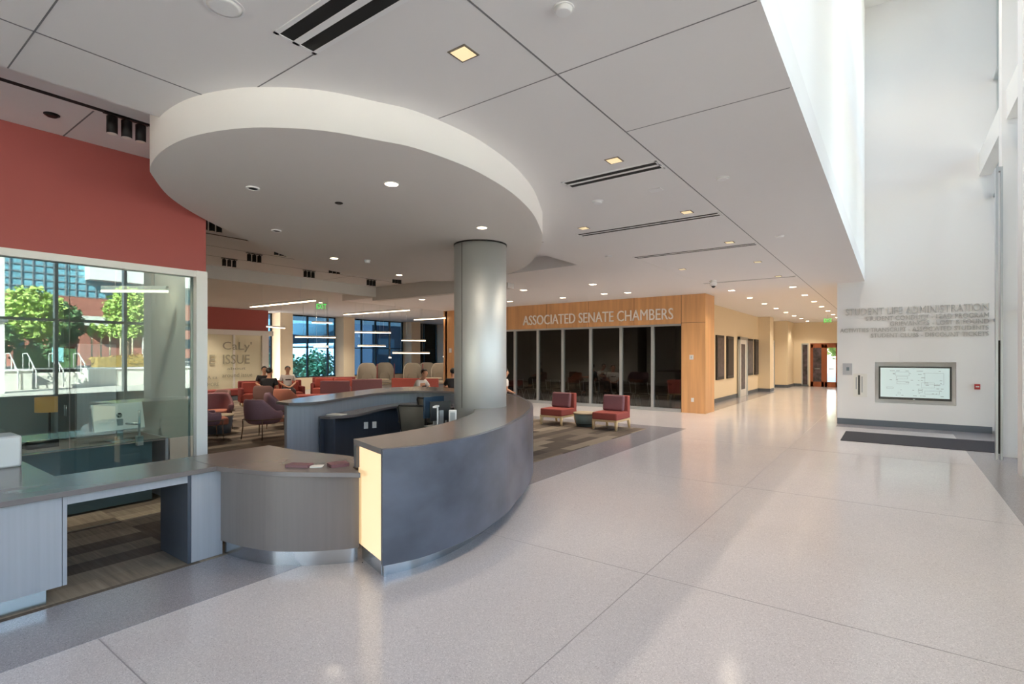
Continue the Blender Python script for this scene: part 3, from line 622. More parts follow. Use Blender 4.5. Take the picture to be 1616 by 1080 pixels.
# ================================================================= furniture
mat('fab_red', srgb(168, 88, 80), .85, spec=.15, noise=(60, .08, (1, 1, 1)))
mat('fab_plum', srgb(142, 100, 104), .7, spec=.2, noise=(60, .06, (1, 1, 1)))
mat('fab_purple', srgb(150, 120, 132), .8, spec=.2, noise=(60, .06, (1, 1, 1)))
mat('fab_orange', srgb(184, 118, 98), .8, spec=.2, noise=(60, .06, (1, 1, 1)))
mat('fab_brown', srgb(122, 94, 90), .8, spec=.2)
mat('fab_maroon', srgb(128, 62, 60), .7, spec=.2)
mat('fab_grey', srgb(136, 128, 116), .85, spec=.15)
mat('ash_wood', srgb(226, 196, 148), .45, noise=(10, .08, (.1, 1, 1)))
mat('teal_drum', srgb(112, 134, 138), .45, noise=(8, .08, (1, 1, 6)))
mat('tan_top', srgb(190, 176, 150), .35)
mat('bronze', srgb(120, 96, 80), .35, metal=.6)
mat('mesh_fabric', srgb(98, 96, 90), .8)
mat('chair_plastic', srgb(36, 36, 42), .5)

# armless upholstered chairs (front towards -y)
def slipper(label, loc, rz=0):
    t = thing('lounge_chair', label, 'chair', loc, rz, 'red armless chairs')
    box(-.315, .315, -.38, .30, .235, .41).build('seat', 'fab_red', t, bevel=.03, seg=3)
    box(-.315, .315, .25, .385, .245, .775).build('backrest', 'fab_red', t, bevel=.02, seg=3)
    b = box(-.27, .27, -.055, .055, -.19, .19).build('back_cushion', 'fab_plum', t, bevel=.045, seg=4); b.location = (-.01, .165, .60); b.rotation_euler = (math.radians(-9), 0, 0)
    f = MB(); f.box(-.315, .315, -.38, -.33, .195, .24); f.box(-.315, .315, .33, .38, .195, .24); f.box(-.315, -.265, -.33, .33, .195, .24); f.box(.265, .315, -.33, .33, .195, .24); f.build('frame', 'ash_wood', t)
    for sx in (-1, 1):
        for sy, dy in ((-1, 0), (1, .04)):
            x, y = sx*.285, sy*.35
            MB().loft([[(x-.03,y-.03,.2),(x+.03,y-.03,.2),(x+.03,y+.03,.2),(x-.03,y+.03,.2)], [(x-.02+sx*.008,y-.02+dy,0),(x+.02+sx*.008,y-.02+dy,0),(x+.02+sx*.008,y+.02+dy,0),(x-.02+sx*.008,y+.02+dy,0)]]).build('leg', 'ash_wood', t)
slipper('red armless chair with plum back cushion, right of the teal drum table', (-5.41, 11.42, .006))
slipper('red armless chair with plum back cushion, left of the teal drum table', (-6.87, 11.42, .006))
t = thing('drum_table', 'teal drum side table with tan top between two red chairs', 'table', (-6.13, 11.45, .006))
MB().cyl(0, 0, 0, .30, .20, 32, .275).build('body', 'teal_drum', t); MB().cyl(0, 0, .302, .335, .285, 32).build('top', 'tan_top', t)
MB().ring(0, 0, .05, .065, .2, .222, 32).build('groove_ring', 'dark_metal', t)

# tub armchair: wrapped shell, tube band, four legs (front towards -y)
def tub(label, loc, rz, shell='fab_purple', inner='fab_orange', s=1., group='tub armchairs'):
    t = thing('tub_armchair', label, 'armchair', loc, rz, group)
    N = 28; secs = []
    for i in range(N+1):
        a = math.radians(-122+244*i/N); c_ = max(0, math.cos(a)); back = c_**1.3
        h = .585+.255*min(1, back*1.5) ; ro = .385; ri = .30
        sx, sy = math.sin(a), math.cos(a)
        P = lambda r, z: (sx*r, sy*r, z)
        secs.append([P(ro*.66, .30), P(ro*.86, .34), P(ro, .45), P(ro+.01, h-.06), P(ro-.015, h-.012), P(ro-.045, h), P(ri+.01, h-.02), P(ri, h-.07), P(ri-.02, .42), P(ri*.7, .32)])
    MB().loft(secs).build('shell', shell, t, sub=1)
    pts = [(.29*math.sin(a)*1.02, .29*math.cos(a)) for a in [math.radians(-125+250*k/16) for k in range(17)]]+[(.24,-.33),(0,-.36),(-.24,-.33)]
    MB().prism(pts, .31, .445).build('seat_cushion', inner, t, bevel=.03, seg=3)
    band = [(math.sin(a)*.405, math.cos(a)*.405, .42) for a in [math.radians(-125+250*k/24) for k in range(25)]]
    MB().tube(band, .011, 8).build('band_rail', 'bronze', t)
    for a in (-120, -42, 42, 120):
        r = math.radians(a); MB().tube([(math.sin(r)*.405, math.cos(r)*.405, .42), (math.sin(r)*.40, math.cos(r)*.40, .25), (math.sin(r)*.43, math.cos(r)*.43, 0)], [.012, .012, .009], 8).build('leg', 'bronze', t)
    t.scale = (s, s, s); return t
Z6 = .006
tub('purple tub armchair with metal band, seen from behind, left of the rear counter', (-10.72, 5.80, Z6), math.radians(195))
tub('purple tub armchair half hidden by the white office post', (-11.42, 5.0, Z6), math.radians(165))
tub('tub armchair with pinkish back behind the one at the white post', (-13.0, 5.85, Z6), math.radians(60), 'fab_plum')
tub('dark brown tub armchair farthest left before the frosted glass', (-14.3, 6.4, Z6), math.radians(10), 'fab_brown')
tub('purple tub armchair behind the banded one, beside the counter end', (-12.05, 6.95, Z6), math.radians(150))
tub('orange-backed tub armchair in front of the man in white', (-13.5, 8.0, Z6), math.radians(200), 'fab_orange', 'fab_orange')
tub('brown tub armchair holding the person seen from behind', (-15.40, 8.42, Z6), math.radians(215), 'fab_brown', 'fab_purple')
t = thing('drum_table', 'dark round drum table with tan top among the purple armchairs', 'table', (-12.25, 5.55, .006))
MB().cyl(0, 0, 0, .38, .27, 32, .32).build('body', 'base_grey', t); MB().cyl(0, 0, .382, .41, .33, 32).build('top', 'tan_top', t)

# box sofas (front towards -y)
def sofa(label, loc, rz, W, m='fab_maroon', m2='fab_red', group='red lounge sofas', arms=True):
    t = thing('sofa', label, 'sofa', loc, rz, group); h = W/2
    box(-h, h, -.36, .22, .16, .42).build('seat', m2, t, bevel=.03)
    box(-h, h, .22, .36, .12, .84).build('backrest', m, t, bevel=.03)
    n = max(1, round(W/.7))
    for i in range(n):
        x0 = -h+.1+(W-.2)*i/n; x1 = x0+(W-.2)/n-.02
        box(x0, x1, .10, .22, .42, .80).build('back_cushion', m2, t, bevel=.035, seg=3)
    if arms:
        for s in (-1, 1): box(min(s*h, s*(h-.11)), max(s*h, s*(h-.11)), -.36, .30, .12, .62).build('armrest', m, t, bevel=.03)
    for sx in (-1, 1):
        for sy in (-1, 1): MB().cyl(sx*(h-.07), sy*.3, 0, .16, .02, 10).build('leg', 'ash_wood', t)
sofa('dark red sofa carrying the persons in dark and in white shirts facing the camera', (-17.85, 9.95, Z6), math.radians(71), 2.1)
sofa('red sofa with pinkish back, left one of the pair right of the windows group', (-16.1, 11.35, Z6), math.radians(230), 1.0, 'fab_plum')
sofa('red sofa with pinkish back nearer the grey booths', (-16.3, 12.9, Z6), math.radians(230), 1.1, 'fab_plum')
sofa('dark red sofa behind the pinkish pair', (-18.6, 13.0, Z6), math.radians(50), 1.7)
sofa('low red sofa behind the bowed head at the rear counter', (-15.3, 14.6, Z6), math.radians(200), 2.0, 'fab_red', arms=False)
def bench(label, loc, rz, L, W, m):
    t = thing('upholstered_bench', label, 'bench', loc, rz, 'upholstered benches')
    box(-L/2, L/2, -W/2, W/2, .18, .42).build('cushion', m, t, bevel=.03); box(-L/2+.04, L/2-.04, -W/2+.04, W/2-.04, 0, .18).build('plinth', 'base_grey', t)
bench('long dark red bench before the frosted glass partition', (-20.9, 9.9, Z6), math.radians(90), 2.6, .7, 'fab_maroon')
bench('long orange-red bench in front of the red sofas', (-15.6, 10.55, Z6), math.radians(62), 2.2, .65, 'fab_red')
def round_table(label, loc, r, h, m, group='small lounge tables'):
    t = thing('lounge_table', label, 'table', loc, 0, group)
    MB().cyl(0, 0, h-.03, h, r, 28).build('top', m, t); MB().cyl(0, 0, .02, h-.03, .03, 12).build('stem', 'alu', t); MB().cyl(0, 0, 0, .02, r*.6, 24).build('base', 'alu', t)
round_table('small white round table beside the man in the white shirt', (-16.3, 9.45, Z6), .25, .62, 'plastic_white')
round_table('pale round table before the right grey booth', (-16.6, 16.6, 0), .5, .74, 'tan_top')
round_table('pale round table before the middle grey booth', (-17.6, 14.5, 0), .45, .74, 'tan_top')

# high-backed booths
def booth(label, loc, rz):
    t = thing('high_back_booth', label, 'booth seat', loc, rz, 'grey high-back booths')
    N = 20; secs = []
    for i in range(N+1):
        a = math.radians(-100+200*i/N); sx, sy = math.sin(a), math.cos(a); h = 1.36-.42*max(0, abs(a)-.55)**1.4
        P = lambda r, z: (sx*r*.92, sy*r*.8, z)
        secs.append([P(.50,.28), P(.55,.5), P(.55,h-.06), P(.53,h), P(.49,h), P(.47,h-.06), P(.47,.5), P(.42,.28)])
    MB().loft(secs).build('shell', 'fab_grey', t, sub=1)
    box(-.39, .39, -.36, .33, .28, .44).build('seat', 'fab_grey', t, bevel=.04, seg=3)
    MB().loft([[(x*w_, y, z) for x, z in [(-.26,.45),(.26,.45),(.27,.62),(.2,.78),(0,.84),(-.2,.78),(-.27,.62)]] for y, w_ in ((.32,1),(.22,.95))]).build('back_cushion', 'fab_plum' if False else 'fab_grey', t)
    for sx in (-1, 1):
        for sy in (-1, 1): MB().tube([(sx*.4, sy*.28, .28), (sx*.43, sy*.31, 0)], .015, 8).build('leg', 'alu', t)
    box(.50, .53, -.2, .4, .3, 1.3).build('edge_panel', 'fab_maroon', t)
B = [(-21.9, 17.3), (-21.9, 18.45), (-20.1, 18.8), (-20.2, 19.95), (-18.9, 19.6), (-18.9, 20.8)]
NB = ['left one of the left pair', 'right one of the left pair', 'left one of the middle pair', 'right one of the middle pair', 'left one of the right pair', 'beside the wood wall, mostly hidden']
for (x, y), q in zip(B, NB): booth('grey high-back booth seat by the windows, '+q, (x, y, 0), math.radians(48))

# mesh task chairs
def task(label, loc, rz):
    t = thing('task_chair', label, 'office chair', loc, rz, 'mesh task chairs')
    box(-.235, .235, -.24, .22, .44, .50).build('seat', 'plastic_black', t, bevel=.025, seg=3)
    bk = [(-.20, .47), (.20, .47), (.235, .95), (-.235, .95)]
    MB().tube([(-.19, .25, .50), (-.21, .28, .72), (-.235, .31, .93), (-.21, .315, .96), (.21, .315, .96), (.235, .31, .93), (.21, .28, .72), (.19, .25, .50)], .016, 8, True).build('back_frame', 'plastic_black', t)
    MB().loft([[(-.185,.25,.51),(-.185,.262,.51),(.185,.262,.51),(.185,.25,.51)], [(-.205,.275,.72),(-.205,.287,.72),(.205,.287,.72),(.205,.275,.72)], [(-.225,.30,.945),(-.225,.312,.945),(.225,.312,.945),(.225,.30,.945)]]).build('mesh_back', 'mesh_fabric', t)
    MB().tube([(0,.05,.44),(0,.22,.42),(0,.30,.55)], .022, 8).build('back_bracket', 'plastic_black', t)
    for s in (-1, 1): a = MB().tube([(s*.24, .05, .47), (s*.29, .05, .50), (s*.29, .02, .66)], .014, 8).build('armrest_post', 'alu', t); box(min(s*.26,s*.32), max(s*.26,s*.32), -.14, .12, .66, .685).build('arm_pad', 'plastic_black', a, bevel=.01)
    MB().cyl(0, 0, .1, .44, .028, 12).build('gas_lift', 'dark_metal', t)
    b = MB()
    for k_ in range(5): a = 2*PI*k_/5+.3; b.tube([(0,0,.1),(.29*math.cos(a),.29*math.sin(a),.065)], .018, 8)
    b.build('star_base', 'dark_metal', t)
    for k_ in range(5): a = 2*PI*k_/5+.3; MB().tube([(.29*math.cos(a)-.02, .29*math.sin(a), .03), (.29*math.cos(a)+.02, .29*math.sin(a), .03)], .03, 12).build('caster', 'plastic_black', t)
task('mesh-back task chair in black frame, nearer one inside the desk ring', (-6.18, 5.92, Z6), math.radians(205))
task('mesh-back task chair inside the desk ring, farther one behind the other', (-6.85, 7.05, Z6), math.radians(170))

# desk equipment beside the column
def monitor(name, label, loc, rz, w_=.52, h=.32, m='plastic_black', face='plastic_black', group=None):
    t = thing(name, label, 'monitor', loc, rz, group)
    box(-w_/2, w_/2, -.015, .015, .12, .12+h).build('housing', m, t, bevel=.006); box(-w_/2+.015, w_/2-.015, -.018, -.015, .135, .105+h).build('screen', face, t)
    if m == 'plastic_white':
        for q in t.children: q.matrix_local = Matrix.Translation((0, 0, .28)) @ Matrix.Rotation(math.radians(14), 4, 'X') @ Matrix.Translation((0, 0, -.28))
    box(-.03, .03, .015, .04, .02, .26).build('stand_neck', 'alu', t); box(-.11, .11, -.08, .1, 0, .012).build('stand_foot', 'alu', t)
    return t
mat('screen_blue', srgb(48, 70, 92), .25)
monitor('computer_monitor', 'blue-grey backed monitor left of the round column inside the desk', (-5.22, 5.28, .7505), math.radians(265), .36, .30, 'screen_blue')
monitor('computer_monitor', 'dark slanted monitor touching the round column inside the desk', (-4.92, 5.10, .7505), math.radians(250), .3, .26)
t = thing('desk_lamp', 'small white angular desk lamp beside the monitors', 'lamp', (-4.60, 4.72, .7505), math.radians(30))
MB().cyl(0, 0, 0, .012, .06, 16).build('base', 'plastic_white', t); MB().tube([(0,0,.012),(0,0,.36)], .01, 8).build('stem', 'plastic_white', t); box(-.02, .02, -.16, .01, .355, .375).build('head', 'plastic_white', t)
t = thing('desk_phone', 'white upright phone handset set between monitor and column', 'phone', (-4.62, 5.02, .7505), math.radians(40)); box(-.05, .05, -.03, .03, 0, .29).build('body', 'plastic_white', t, bevel=.01); box(-.03, .03, -.034, -.03, .1, .26).build('screen', 'alu', t)
for i, (dx, q) in enumerate([(0, 'left'), (.12, 'right')]):
    p = Vector((-7.30, 5.73, .55))+Vector((.05, .11, 0)).normalized()*dx*1.2
    t = thing('wall_outlet', 'white outlet on the dark modesty panel of the rear counter, %s one' % q, 'outlet', (p.x+.02, p.y, p.z), math.radians(64), 'rear counter outlets')
    box(-.035, .035, -.008, .0, -.055, .055).build('plate', 'plastic_white', t); box(-.015, .015, -.01, -.008, -.035, .035).build('socket', 'frame_white', t)
# papers and booklets
mat('paper', srgb(235, 230, 225), .6); mat('booklet', srgb(122, 84, 92), .5); mat('booklet_dark', srgb(86, 52, 60), .5)
def stack(label, loc, rz, w_, d, h, m, open_=False):
    t = thing('booklet', label, 'booklet', loc, rz, 'booklets on the low counter')
    box(-w_/2, w_/2, -d/2, d/2, 0, h).build('pages', m, t); box(-w_/2-.003, w_/2+.003, -d/2-.003, d/2+.003, h, h+.002).build('cover', m, t)
    box(-w_/2-.004, -w_/2, -d/2, d/2, 0, h).build('spine', 'booklet_dark', t)
    return t
stack('plum booklet lying open at the front edge of the low curved counter', (-4.13, 2.55, .7905), math.radians(30), .20, .10, .02, 'booklet')
stack('stack of plum leaflets angled toward the glowing panel', (-3.88, 2.76, .7905), math.radians(70), .15, .13, .025, 'booklet')
stack('thin pale leaflet between the plum booklet and the leaflet stack', (-4.0, 2.63, .7905), math.radians(45), .10, .08, .006, 'paper')
stack('crumpled white leaflets at the end of the rear work shelf', (-7.24, 5.12, .7905), math.radians(20), .28, .16, .01, 'paper')

# office behind the glass
mat('teal_panel', srgb(70, 92, 98), .5)
t = thing('office_desk', 'office desk with grey-teal modesty panel behind the partition glass', 'desk', (0, 0, 0))
box(-7.95, -7.16, -.5, 2.64, .72, .745).build('desk_top', 'grey_laminate', t); box(-7.19, -7.165, -.5, 2.5, .03, .72).build('modesty_panel', 'teal_panel', t); box(-7.95, -7.16, 2.64, 2.67, 0.01, .745).build('end_panel', 'pale_laminate', t)
t = monitor('computer_monitor', 'silver-backed monitor with round badge on the office desk arm', (-7.35, 2.22, .745), math.radians(-84), .52, .32, 'plastic_white')
bd = MB().tube([(0, .015, .30), (0, .018, .30)], .028, 20).build('badge', 'dark_metal', t)
x = text('hp', .05, 'plastic_white', bd, .0008, align='CENTER'); x.rotation_euler = (PI/2, 0, PI); x.location = (0, .0195, .287)
t = thing('monitor_arm', 'grey clamp-on monitor arm pole at the office desk edge', 'monitor arm', (-7.14, 2.36, .745)); box(-.035, .035, -.03, .03, -.05, .06).build('clamp', 'alu', t); MB().cyl(0, 0, .06, .36, .014, 12).build('pole', 'alu', t); MB().tube([(0, 0, .2), (-.16, -.08, .2)], .014, 8).build('arm', 'alu', t)
t = thing('desk_phone', 'black desk phone on the office desk', 'phone', (-7.5, 1.55, .745), math.radians(-80)); MB().loft([[(-.13,-.1,0),(.13,-.1,0),(.13,.1,0),(-.13,.1,0)], [(-.13,-.1,.03),(.13,-.1,.03),(.13,.1,.1),(-.13,.1,.1)]]).build('body', 'plastic_black', t)
t = thing('reflection_box', 'white box standing in for a glass reflection, on the side counter at the left photo edge', 'reflection stand-in', (-6.0, .55, .79)); 
t.location = (-6.24, .88, .79); box(-.17, .17, -.26, .26, 0, .27).build('housing', 'plastic_white', t, bevel=.02); box(-.15, .15, -.27, -.26, .02, .12).build('tray', 'alu', t)  # box put in place of a pale reflection in the office glass
t.name = 'pale_reflection_box'
mat('shade_lit', srgb(220, 170, 110), .8, emit=srgb(235, 170, 95), es=.2)
t = thing('drum_floor_lamp', 'warm drum-shaded lamp deep in the dark office', 'lamp', (-10.8, 2.35, .006)); MB().cyl(0, 0, .85, 1.08, .18, 24).build('lamp_shade', 'shade_lit', t); MB().cyl(0, 0, .02, .85, .015, 8).build('pole', 'dark_metal', t); MB().cyl(0, 0, 0, .02, .14, 20).build('base', 'dark_metal', t)
t = thing('office_cabinet', 'tall pale cabinet against the office side wall', 'cabinet', (-9.3, 2.44, .006)); box(-.4, .4, -.22, .22, 0, 1.9).build('body', 'pale_laminate', t)
for s in (-1, 1): d_ = box(min(.005*s,.39*s), max(.005*s,.39*s), -.24, -.221, .04, 1.86).build('door', 'grey_laminate', t); MB().tube([(s*.04,-.25,.9),(s*.04,-.25,1.05)], .006, 6).build('handle', 'alu', d_)

mat('frost_ink', srgb(152, 150, 130), .5)
t = thing('glass_lettering', 'dark decorative lettering on the frosted lounge partition', 'lettering', (-23.195, 10.7, 0))
for b_, y_, z_, cap_, w2 in (('CaLy\'', 0, 2.0, .34, 1.25), ('ISSUE', 0, 1.38, .40, 1.15), ('around issue', 0, .80, .18, 1.3), ('about', .2, 1.12, .12, .8), ('E', -.55, 1.38, .4, .22), ('A ca', -.6, .75, .14, .4), ('MORE', -.6, .45, .14, .45)):
    o = text(b_, cap_/.7, 'frost_ink', t, .003, w2, name='letters'); o.rotation_euler = (PI/2, 0, PI/2); o.location = (.003, y_, z_)
# chamber chairs and tables behind the senate glass
def stacker(loc, rz, label):
    t = thing('stacking_chair', label, 'chair', loc, rz, 'dark stacking chairs behind the glass')
    box(-.23, .23, -.22, .22, .43, .46).build('seat', 'chair_plastic', t, bevel=.012)
    MB().loft([[(-.22,.2,.55),(-.22,.215,.55),(.22,.215,.55),(.22,.2,.55)],[(-.22,.25,.84),(-.22,.265,.84),(.22,.265,.84),(.22,.25,.84)]]).build('backrest', 'chair_plastic', t)
    for s in (-1, 1): MB().tube([(s*.22,.26,.84),(s*.23,.2,.45),(s*.24,-.02,.43),(s*.25,-.24,0)], .011, 6).build('leg', 'alu', t); MB().tube([(s*.225,-.2,.44),(s*.235,.05,.43),(s*.25,.27,0)], .011, 6).build('leg', 'alu', t)
    return t
s0 = None
for i in range(13):
    x = -6.05-.66*i; lb = 'dark stacking chair with pale metal legs behind the chamber glass, %s from the wood pier' % (ORD+['eleventh','twelfth','thirteenth'])[i]
    if s0 is None: s0 = stacker((x, 16.75, .011), math.radians(180), lb)
    else: dup(s0, (x, 16.75+.06*((i*7) % 3-1), .011), math.radians(180+((i*37) % 17-8)), lb)
for i in range(3):
    t = thing('meeting_table', 'long dark meeting table in the unlit chamber, %s from the wood pier' % ORD[i].replace('nearest', 'first'), 'table', (-7.1-2.9*i, 17.6, .011), 0, 'dark chamber tables')
    box(-1.35, 1.35, -.3, .3, .71, .74).build('table_top', 'chair_plastic', t)
    for sx in (-1, 1): box(sx*1.2-.03, sx*1.2+.03, -.25, .25, 0, .71).build('leg', 'dark_metal', t)

# ================================================================= people
mat('skin', srgb(198, 146, 118), .6); mat('hair', srgb(22, 18, 18), .6)
mat('shirt_dark', srgb(30, 30, 34), .8); mat('shirt_white', srgb(220, 214, 210), .8); mat('trouser', srgb(56, 44, 48), .8); mat('shoe', srgb(40, 40, 42), .6); mat('print_dark', srgb(60, 40, 44), .8)
def skin_obj(name, V, E, R, m, parent, root=0, sub=2):
    me = bpy.data.meshes.new(name); me.from_pydata(V, E, []); me.materials.append(M[m]); o = bpy.data.objects.new(name, me); C.objects.link(o); o.parent = parent
    s = o.modifiers.new('skin', 'SKIN'); sv = me.skin_vertices[0].data
    for i, r in enumerate(R): sv[i].radius = (r, r) if not isinstance(r, tuple) else r; sv[i].use_root = (i == root)
    s.use_smooth_shade = True; q = o.modifiers.new('subd', 'SUBSURF'); q.levels = sub; q.render_levels = sub
    return o
def person(label, loc, rz, top='shirt_dark', lean=0., turn=0., arms='lap', name='person'):
    """seated figure facing -y; origin on the floor under the pelvis"""
    t = thing(name, label, 'person', loc, rz)
    ly = lambda z: .10-lean*(z-.5)
    V = []; E = []; R = []
    def v(p, r, par=None):
        V.append(p); R.append(r); i = len(V)-1
        if par is not None: E.append((par, i))
        return i
    pel = v((0, .04, .53), .135); wst = v((0, ly(.72), .72), .12, pel); chs = v((0, ly(.92), .92), .14, wst); nb = v((0, ly(1.04), 1.04), .07, chs); nk = v((0, ly(1.10)-.01, 1.11), .052, nb)
    hy = ly(1.2)-.02
    jaw = v((0, hy-.01, 1.17), .068, nk); hd = v((0, hy-.01, 1.25), .092, jaw); cr = v((0, hy+.01, 1.325), .062, hd)
    for s in (-1, 1):
        hip = v((s*.10, -.02, .52), .085, pel); kn = v((s*.15, -.46, .50), .058, hip); an = v((s*.14, -.46, .10), .038, kn); v((s*.15, -.60, .045), .034, an)
        sh_ = v((s*.18, ly(1.0), 1.0), .058, chs); 
        if arms == 'lap': el = v((s*.25, ly(.75)-.03, .76), .042, sh_); wr = v((s*.10, -.22, .66), .028, el); pm = v((s*.055, -.29, .645), .032, wr); dv = Vector((-s*.5, -.8, -.1)).normalized()
        else: el = v((s*.26, ly(.8)-.22, .80), .042, sh_); wr = v((s*.12, ly(.8)-.44, .80), .028, el); pm = v((s*.09, ly(.8)-.51, .80), .032, wr); dv = Vector((-s*.2, -1, -.05)).normalized()
        P = Vector(V[pm]); sd_ = dv.cross(Vector((0, 0, 1))).normalized()
        for k_, L in enumerate((.065, .075, .07, .055)):
            b = P+sd_*(k_-1.5)*.019+dv*.02; a1 = v(tuple(b), .011, pm); a2 = v(tuple(b+dv*L*.55+Vector((0,0,-.004))), .009, a1); v(tuple(b+dv*L+Vector((0,0,-.02))), .007, a2)
        a1 = v(tuple(P-sd_*.04*s+dv*.0), .011, pm); v(tuple(P-sd_*.055*s+dv*.035), .009, a1)
    skin_obj('body', V, E, R, 'skin', t)
    V2 = [V[pel], V[wst], V[chs], (0, ly(1.03), 1.03)]; R2 = [.15, .14, .16, .085]; E2 = [(0, 1), (1, 2), (2, 3)]
    for s in (-1, 1):
        n0 = len(V2); V2.append((s*.185, ly(1.0), 1.0)); R2.append(.078); E2.append((2, n0))
        sh_ = Vector(V2[-1]); e_ = Vector((s*.25, ly(.75)-.03, .76)) if arms == 'lap' else Vector((s*.26, ly(.8)-.22, .80)); V2.append(tuple(sh_.lerp(e_, .75))); R2.append(.062); E2.append((n0, n0+1))
    sh2 = skin_obj('shirt', V2, E2, R2, top, t)
    if top == 'shirt_white': box(-.09, .09, ly(.88)-.175, ly(.88)-.16, .86, .90).build('printed_logo', 'print_dark', sh2)
    V3 = [(0, .04, .50)]; R3 = [.15]; E3 = []
    for s in (-1, 1):
        n0 = len(V3); V3 += [(s*.10, -.02, .52), (s*.15, -.46, .51), (s*.14, -.46, .16)]; R3 += [.10, .074, .055]; E3 += [(0, n0), (n0, n0+1), (n0+1, n0+2)]
    skin_obj('trousers', V3, E3, R3, 'trouser', t)
    for s in (-1, 1): MB().loft([[(s*.145+x*w_, y, z) for x, z in ((-.04,0),(.04,0),(.04,h),(-.04,h))] for y, w_, h in ((-.40,.8,.09),(-.48,1,.10),(-.58,1,.06),(-.66,.7,.04))]).build('shoe', 'shoe', t)
    hh = MB().ball((0, hy+.018, 1.285), (.098, .102, .092)); 
    for q in list(hh.bm.verts):
        if q.co.y < hy-.045 and q.co.z < 1.31 or q.co.z < 1.20: hh.bm.verts.remove(q)
    hh.build('hair', 'hair', t)
    for s in (-1, 1):
        MB().ball((s*.032, hy-.092, 1.255), (.011, .007, .008), 1).build('eye', 'hair', t); MB().ball((s*.093, hy, 1.24), (.012, .022, .032), 1).build('ear', 'skin', t)
    MB().ball((0, hy-.10, 1.225), (.013, .018, .02), 1).build('nose', 'skin', t); MB().ball((0, hy-.088, 1.185), (.026, .008, .006), 1).build('mouth', 'fab_plum', t)
    return t
person('person in a dark shirt seated on the red sofa facing the camera', (-17.66, 9.58, 0), math.radians(71))
person('person with black hair in a dark shirt seen from behind in the brown armchair', (-15.42, 8.55, 0), math.radians(215))
person('person in a white printed shirt seated on the red sofa, hands in the lap', (-17.42, 10.30, 0), math.radians(66), 'shirt_white')
person('person with bowed dark head just above the rear counter', (-10.9, 10.35, 0), math.radians(100), 'shirt_white', .5, arms='reach')
person('person with dark hair half hidden by the left side of the column', (-10.55, 11.5, 0), math.radians(230), 'shirt_dark', .25, arms='reach')
person('person in pale clothing glimpsed right of the column edge', (-9.28, 12.3, 0), math.radians(150), 'shirt_white', .2)
for i, (x, y, rz, q) in enumerate([(-10.9, 10.4, 100, 'under the person with the bowed head'), (-10.6, 11.53, 230, 'under the person left of the column'), (-9.28, 12.33, 150, 'under the person right of the column')]):
    t = thing('cafe_stool', 'low padded stool '+q, 'stool', (x, y, 0), 0, 'padded stools'); MB().cyl(0, .0, .33, .378, .2, 24).build('seat', 'fab_grey', t); MB().cyl(0, 0, .02, .33, .025, 10).build('stem', 'alu', t); MB().cyl(0, 0, 0, .02, .17, 20).build('base', 'alu', t)

# ================================================================= outside
mat('paving', srgb(196, 190, 180), .85, noise=(.6, .06, (1, 1, 1))); mat('concrete', srgb(214, 210, 202), .8); mat('brick', srgb(172, 110, 96), .85, noise=(14, .15, (1, 1, 3)))
mat('roof_white', srgb(236, 236, 232), .6); mat('facade_glass', srgb(120, 176, 196), .15, spec=.8, noise=(.5, .2, (1, 1, 3))); mat('leaf_light', srgb(170, 196, 104), .7, noise=(3, .3, (1, 1, 1))); mat('leaf_dark', srgb(88, 120, 78), .7, noise=(3, .3, (1, 1, 1)))
mat('bark', srgb(120, 100, 84), .9); mat('flowers', srgb(170, 140, 70), .8, noise=(6, .4, (1, 1, 1))); mat('asphalt', srgb(120, 120, 122), .9); mat('tree_stake', srgb(214, 200, 170), .8)
mat('sign_cyan', srgb(150, 210, 214), .5); mat('stucco', srgb(232, 230, 226), .8); mat('hill', srgb(70, 84, 84), .95, noise=(.05, .3, (1, 1, 1))); mat('win_dark', srgb(52, 66, 80), .2)
struct(box(2.0, 90, -70, 90, -.3, -.02).build('ground', 'paving'))
struct(box(24.6, 90, -20, 60, -.02, 1.0).build('ground', 'asphalt'))
struct(box(-140, -24.7, -60, 140, -2.2, -2.0).build('ground', 'asphalt'))
f = MB()
for i in range(6): f.box(23.2+.28*i, 24.6, 7.2, 9.6, -.02, .16*(i+1))
struct(f.build('outdoor_steps', 'concrete'))
t = thing('planter_wall', 'white concrete planter wall left of the outdoor steps, seen in the glass', 'wall', (0,0,0)); box(23.0, 24.6, 5.2, 7.15, -.02, .95).build('block', 'concrete', t); box(22.9, 24.6, 5.15, 7.18, .95, 1.02).build('cap', 'roof_white', t)
t = thing('planter_wall', 'white concrete planter wall right of the outdoor steps, seen in the glass', 'wall', (0,0,0)); box(23.4, 24.6, 9.65, 16, -.02, .95).build('block', 'concrete', t); box(23.3, 24.6, 9.62, 16, .95, 1.02).build('cap', 'roof_white', t)
for i, y in enumerate((6.6, 7.3, 8.4, 9.5)):
    t = thing('stair_railing', 'white metal railing on the outdoor steps, %s from the left in the glass' % ORD[i].replace('nearest', 'first'), 'railing', (0,0,0), 0, 'outdoor stair railings')
    MB().tube([(22.9, y, .05), (22.9, y, .9), (24.7, y, 1.85), (25.6, y, 1.85), (25.6, y, 1.0)], .03, 8).build('handrail', 'roof_white', t)
    for x in (23.6, 24.3): MB().tube([(x, y, (x-23)*.55), (x, y, .95+(x-23)*.5)], .02, 6).build('post', 'roof_white', t)
t = thing('notice_board', 'pale cyan notice board beyond the outdoor steps', 'sign', (26, 8.87, 1.0)); box(-.05, .05, -.25, .25, .35, 1.2).build('board', 'sign_cyan', t); MB().cyl(0, 0, 0, .35, .04, 10).build('post', 'alu', t)
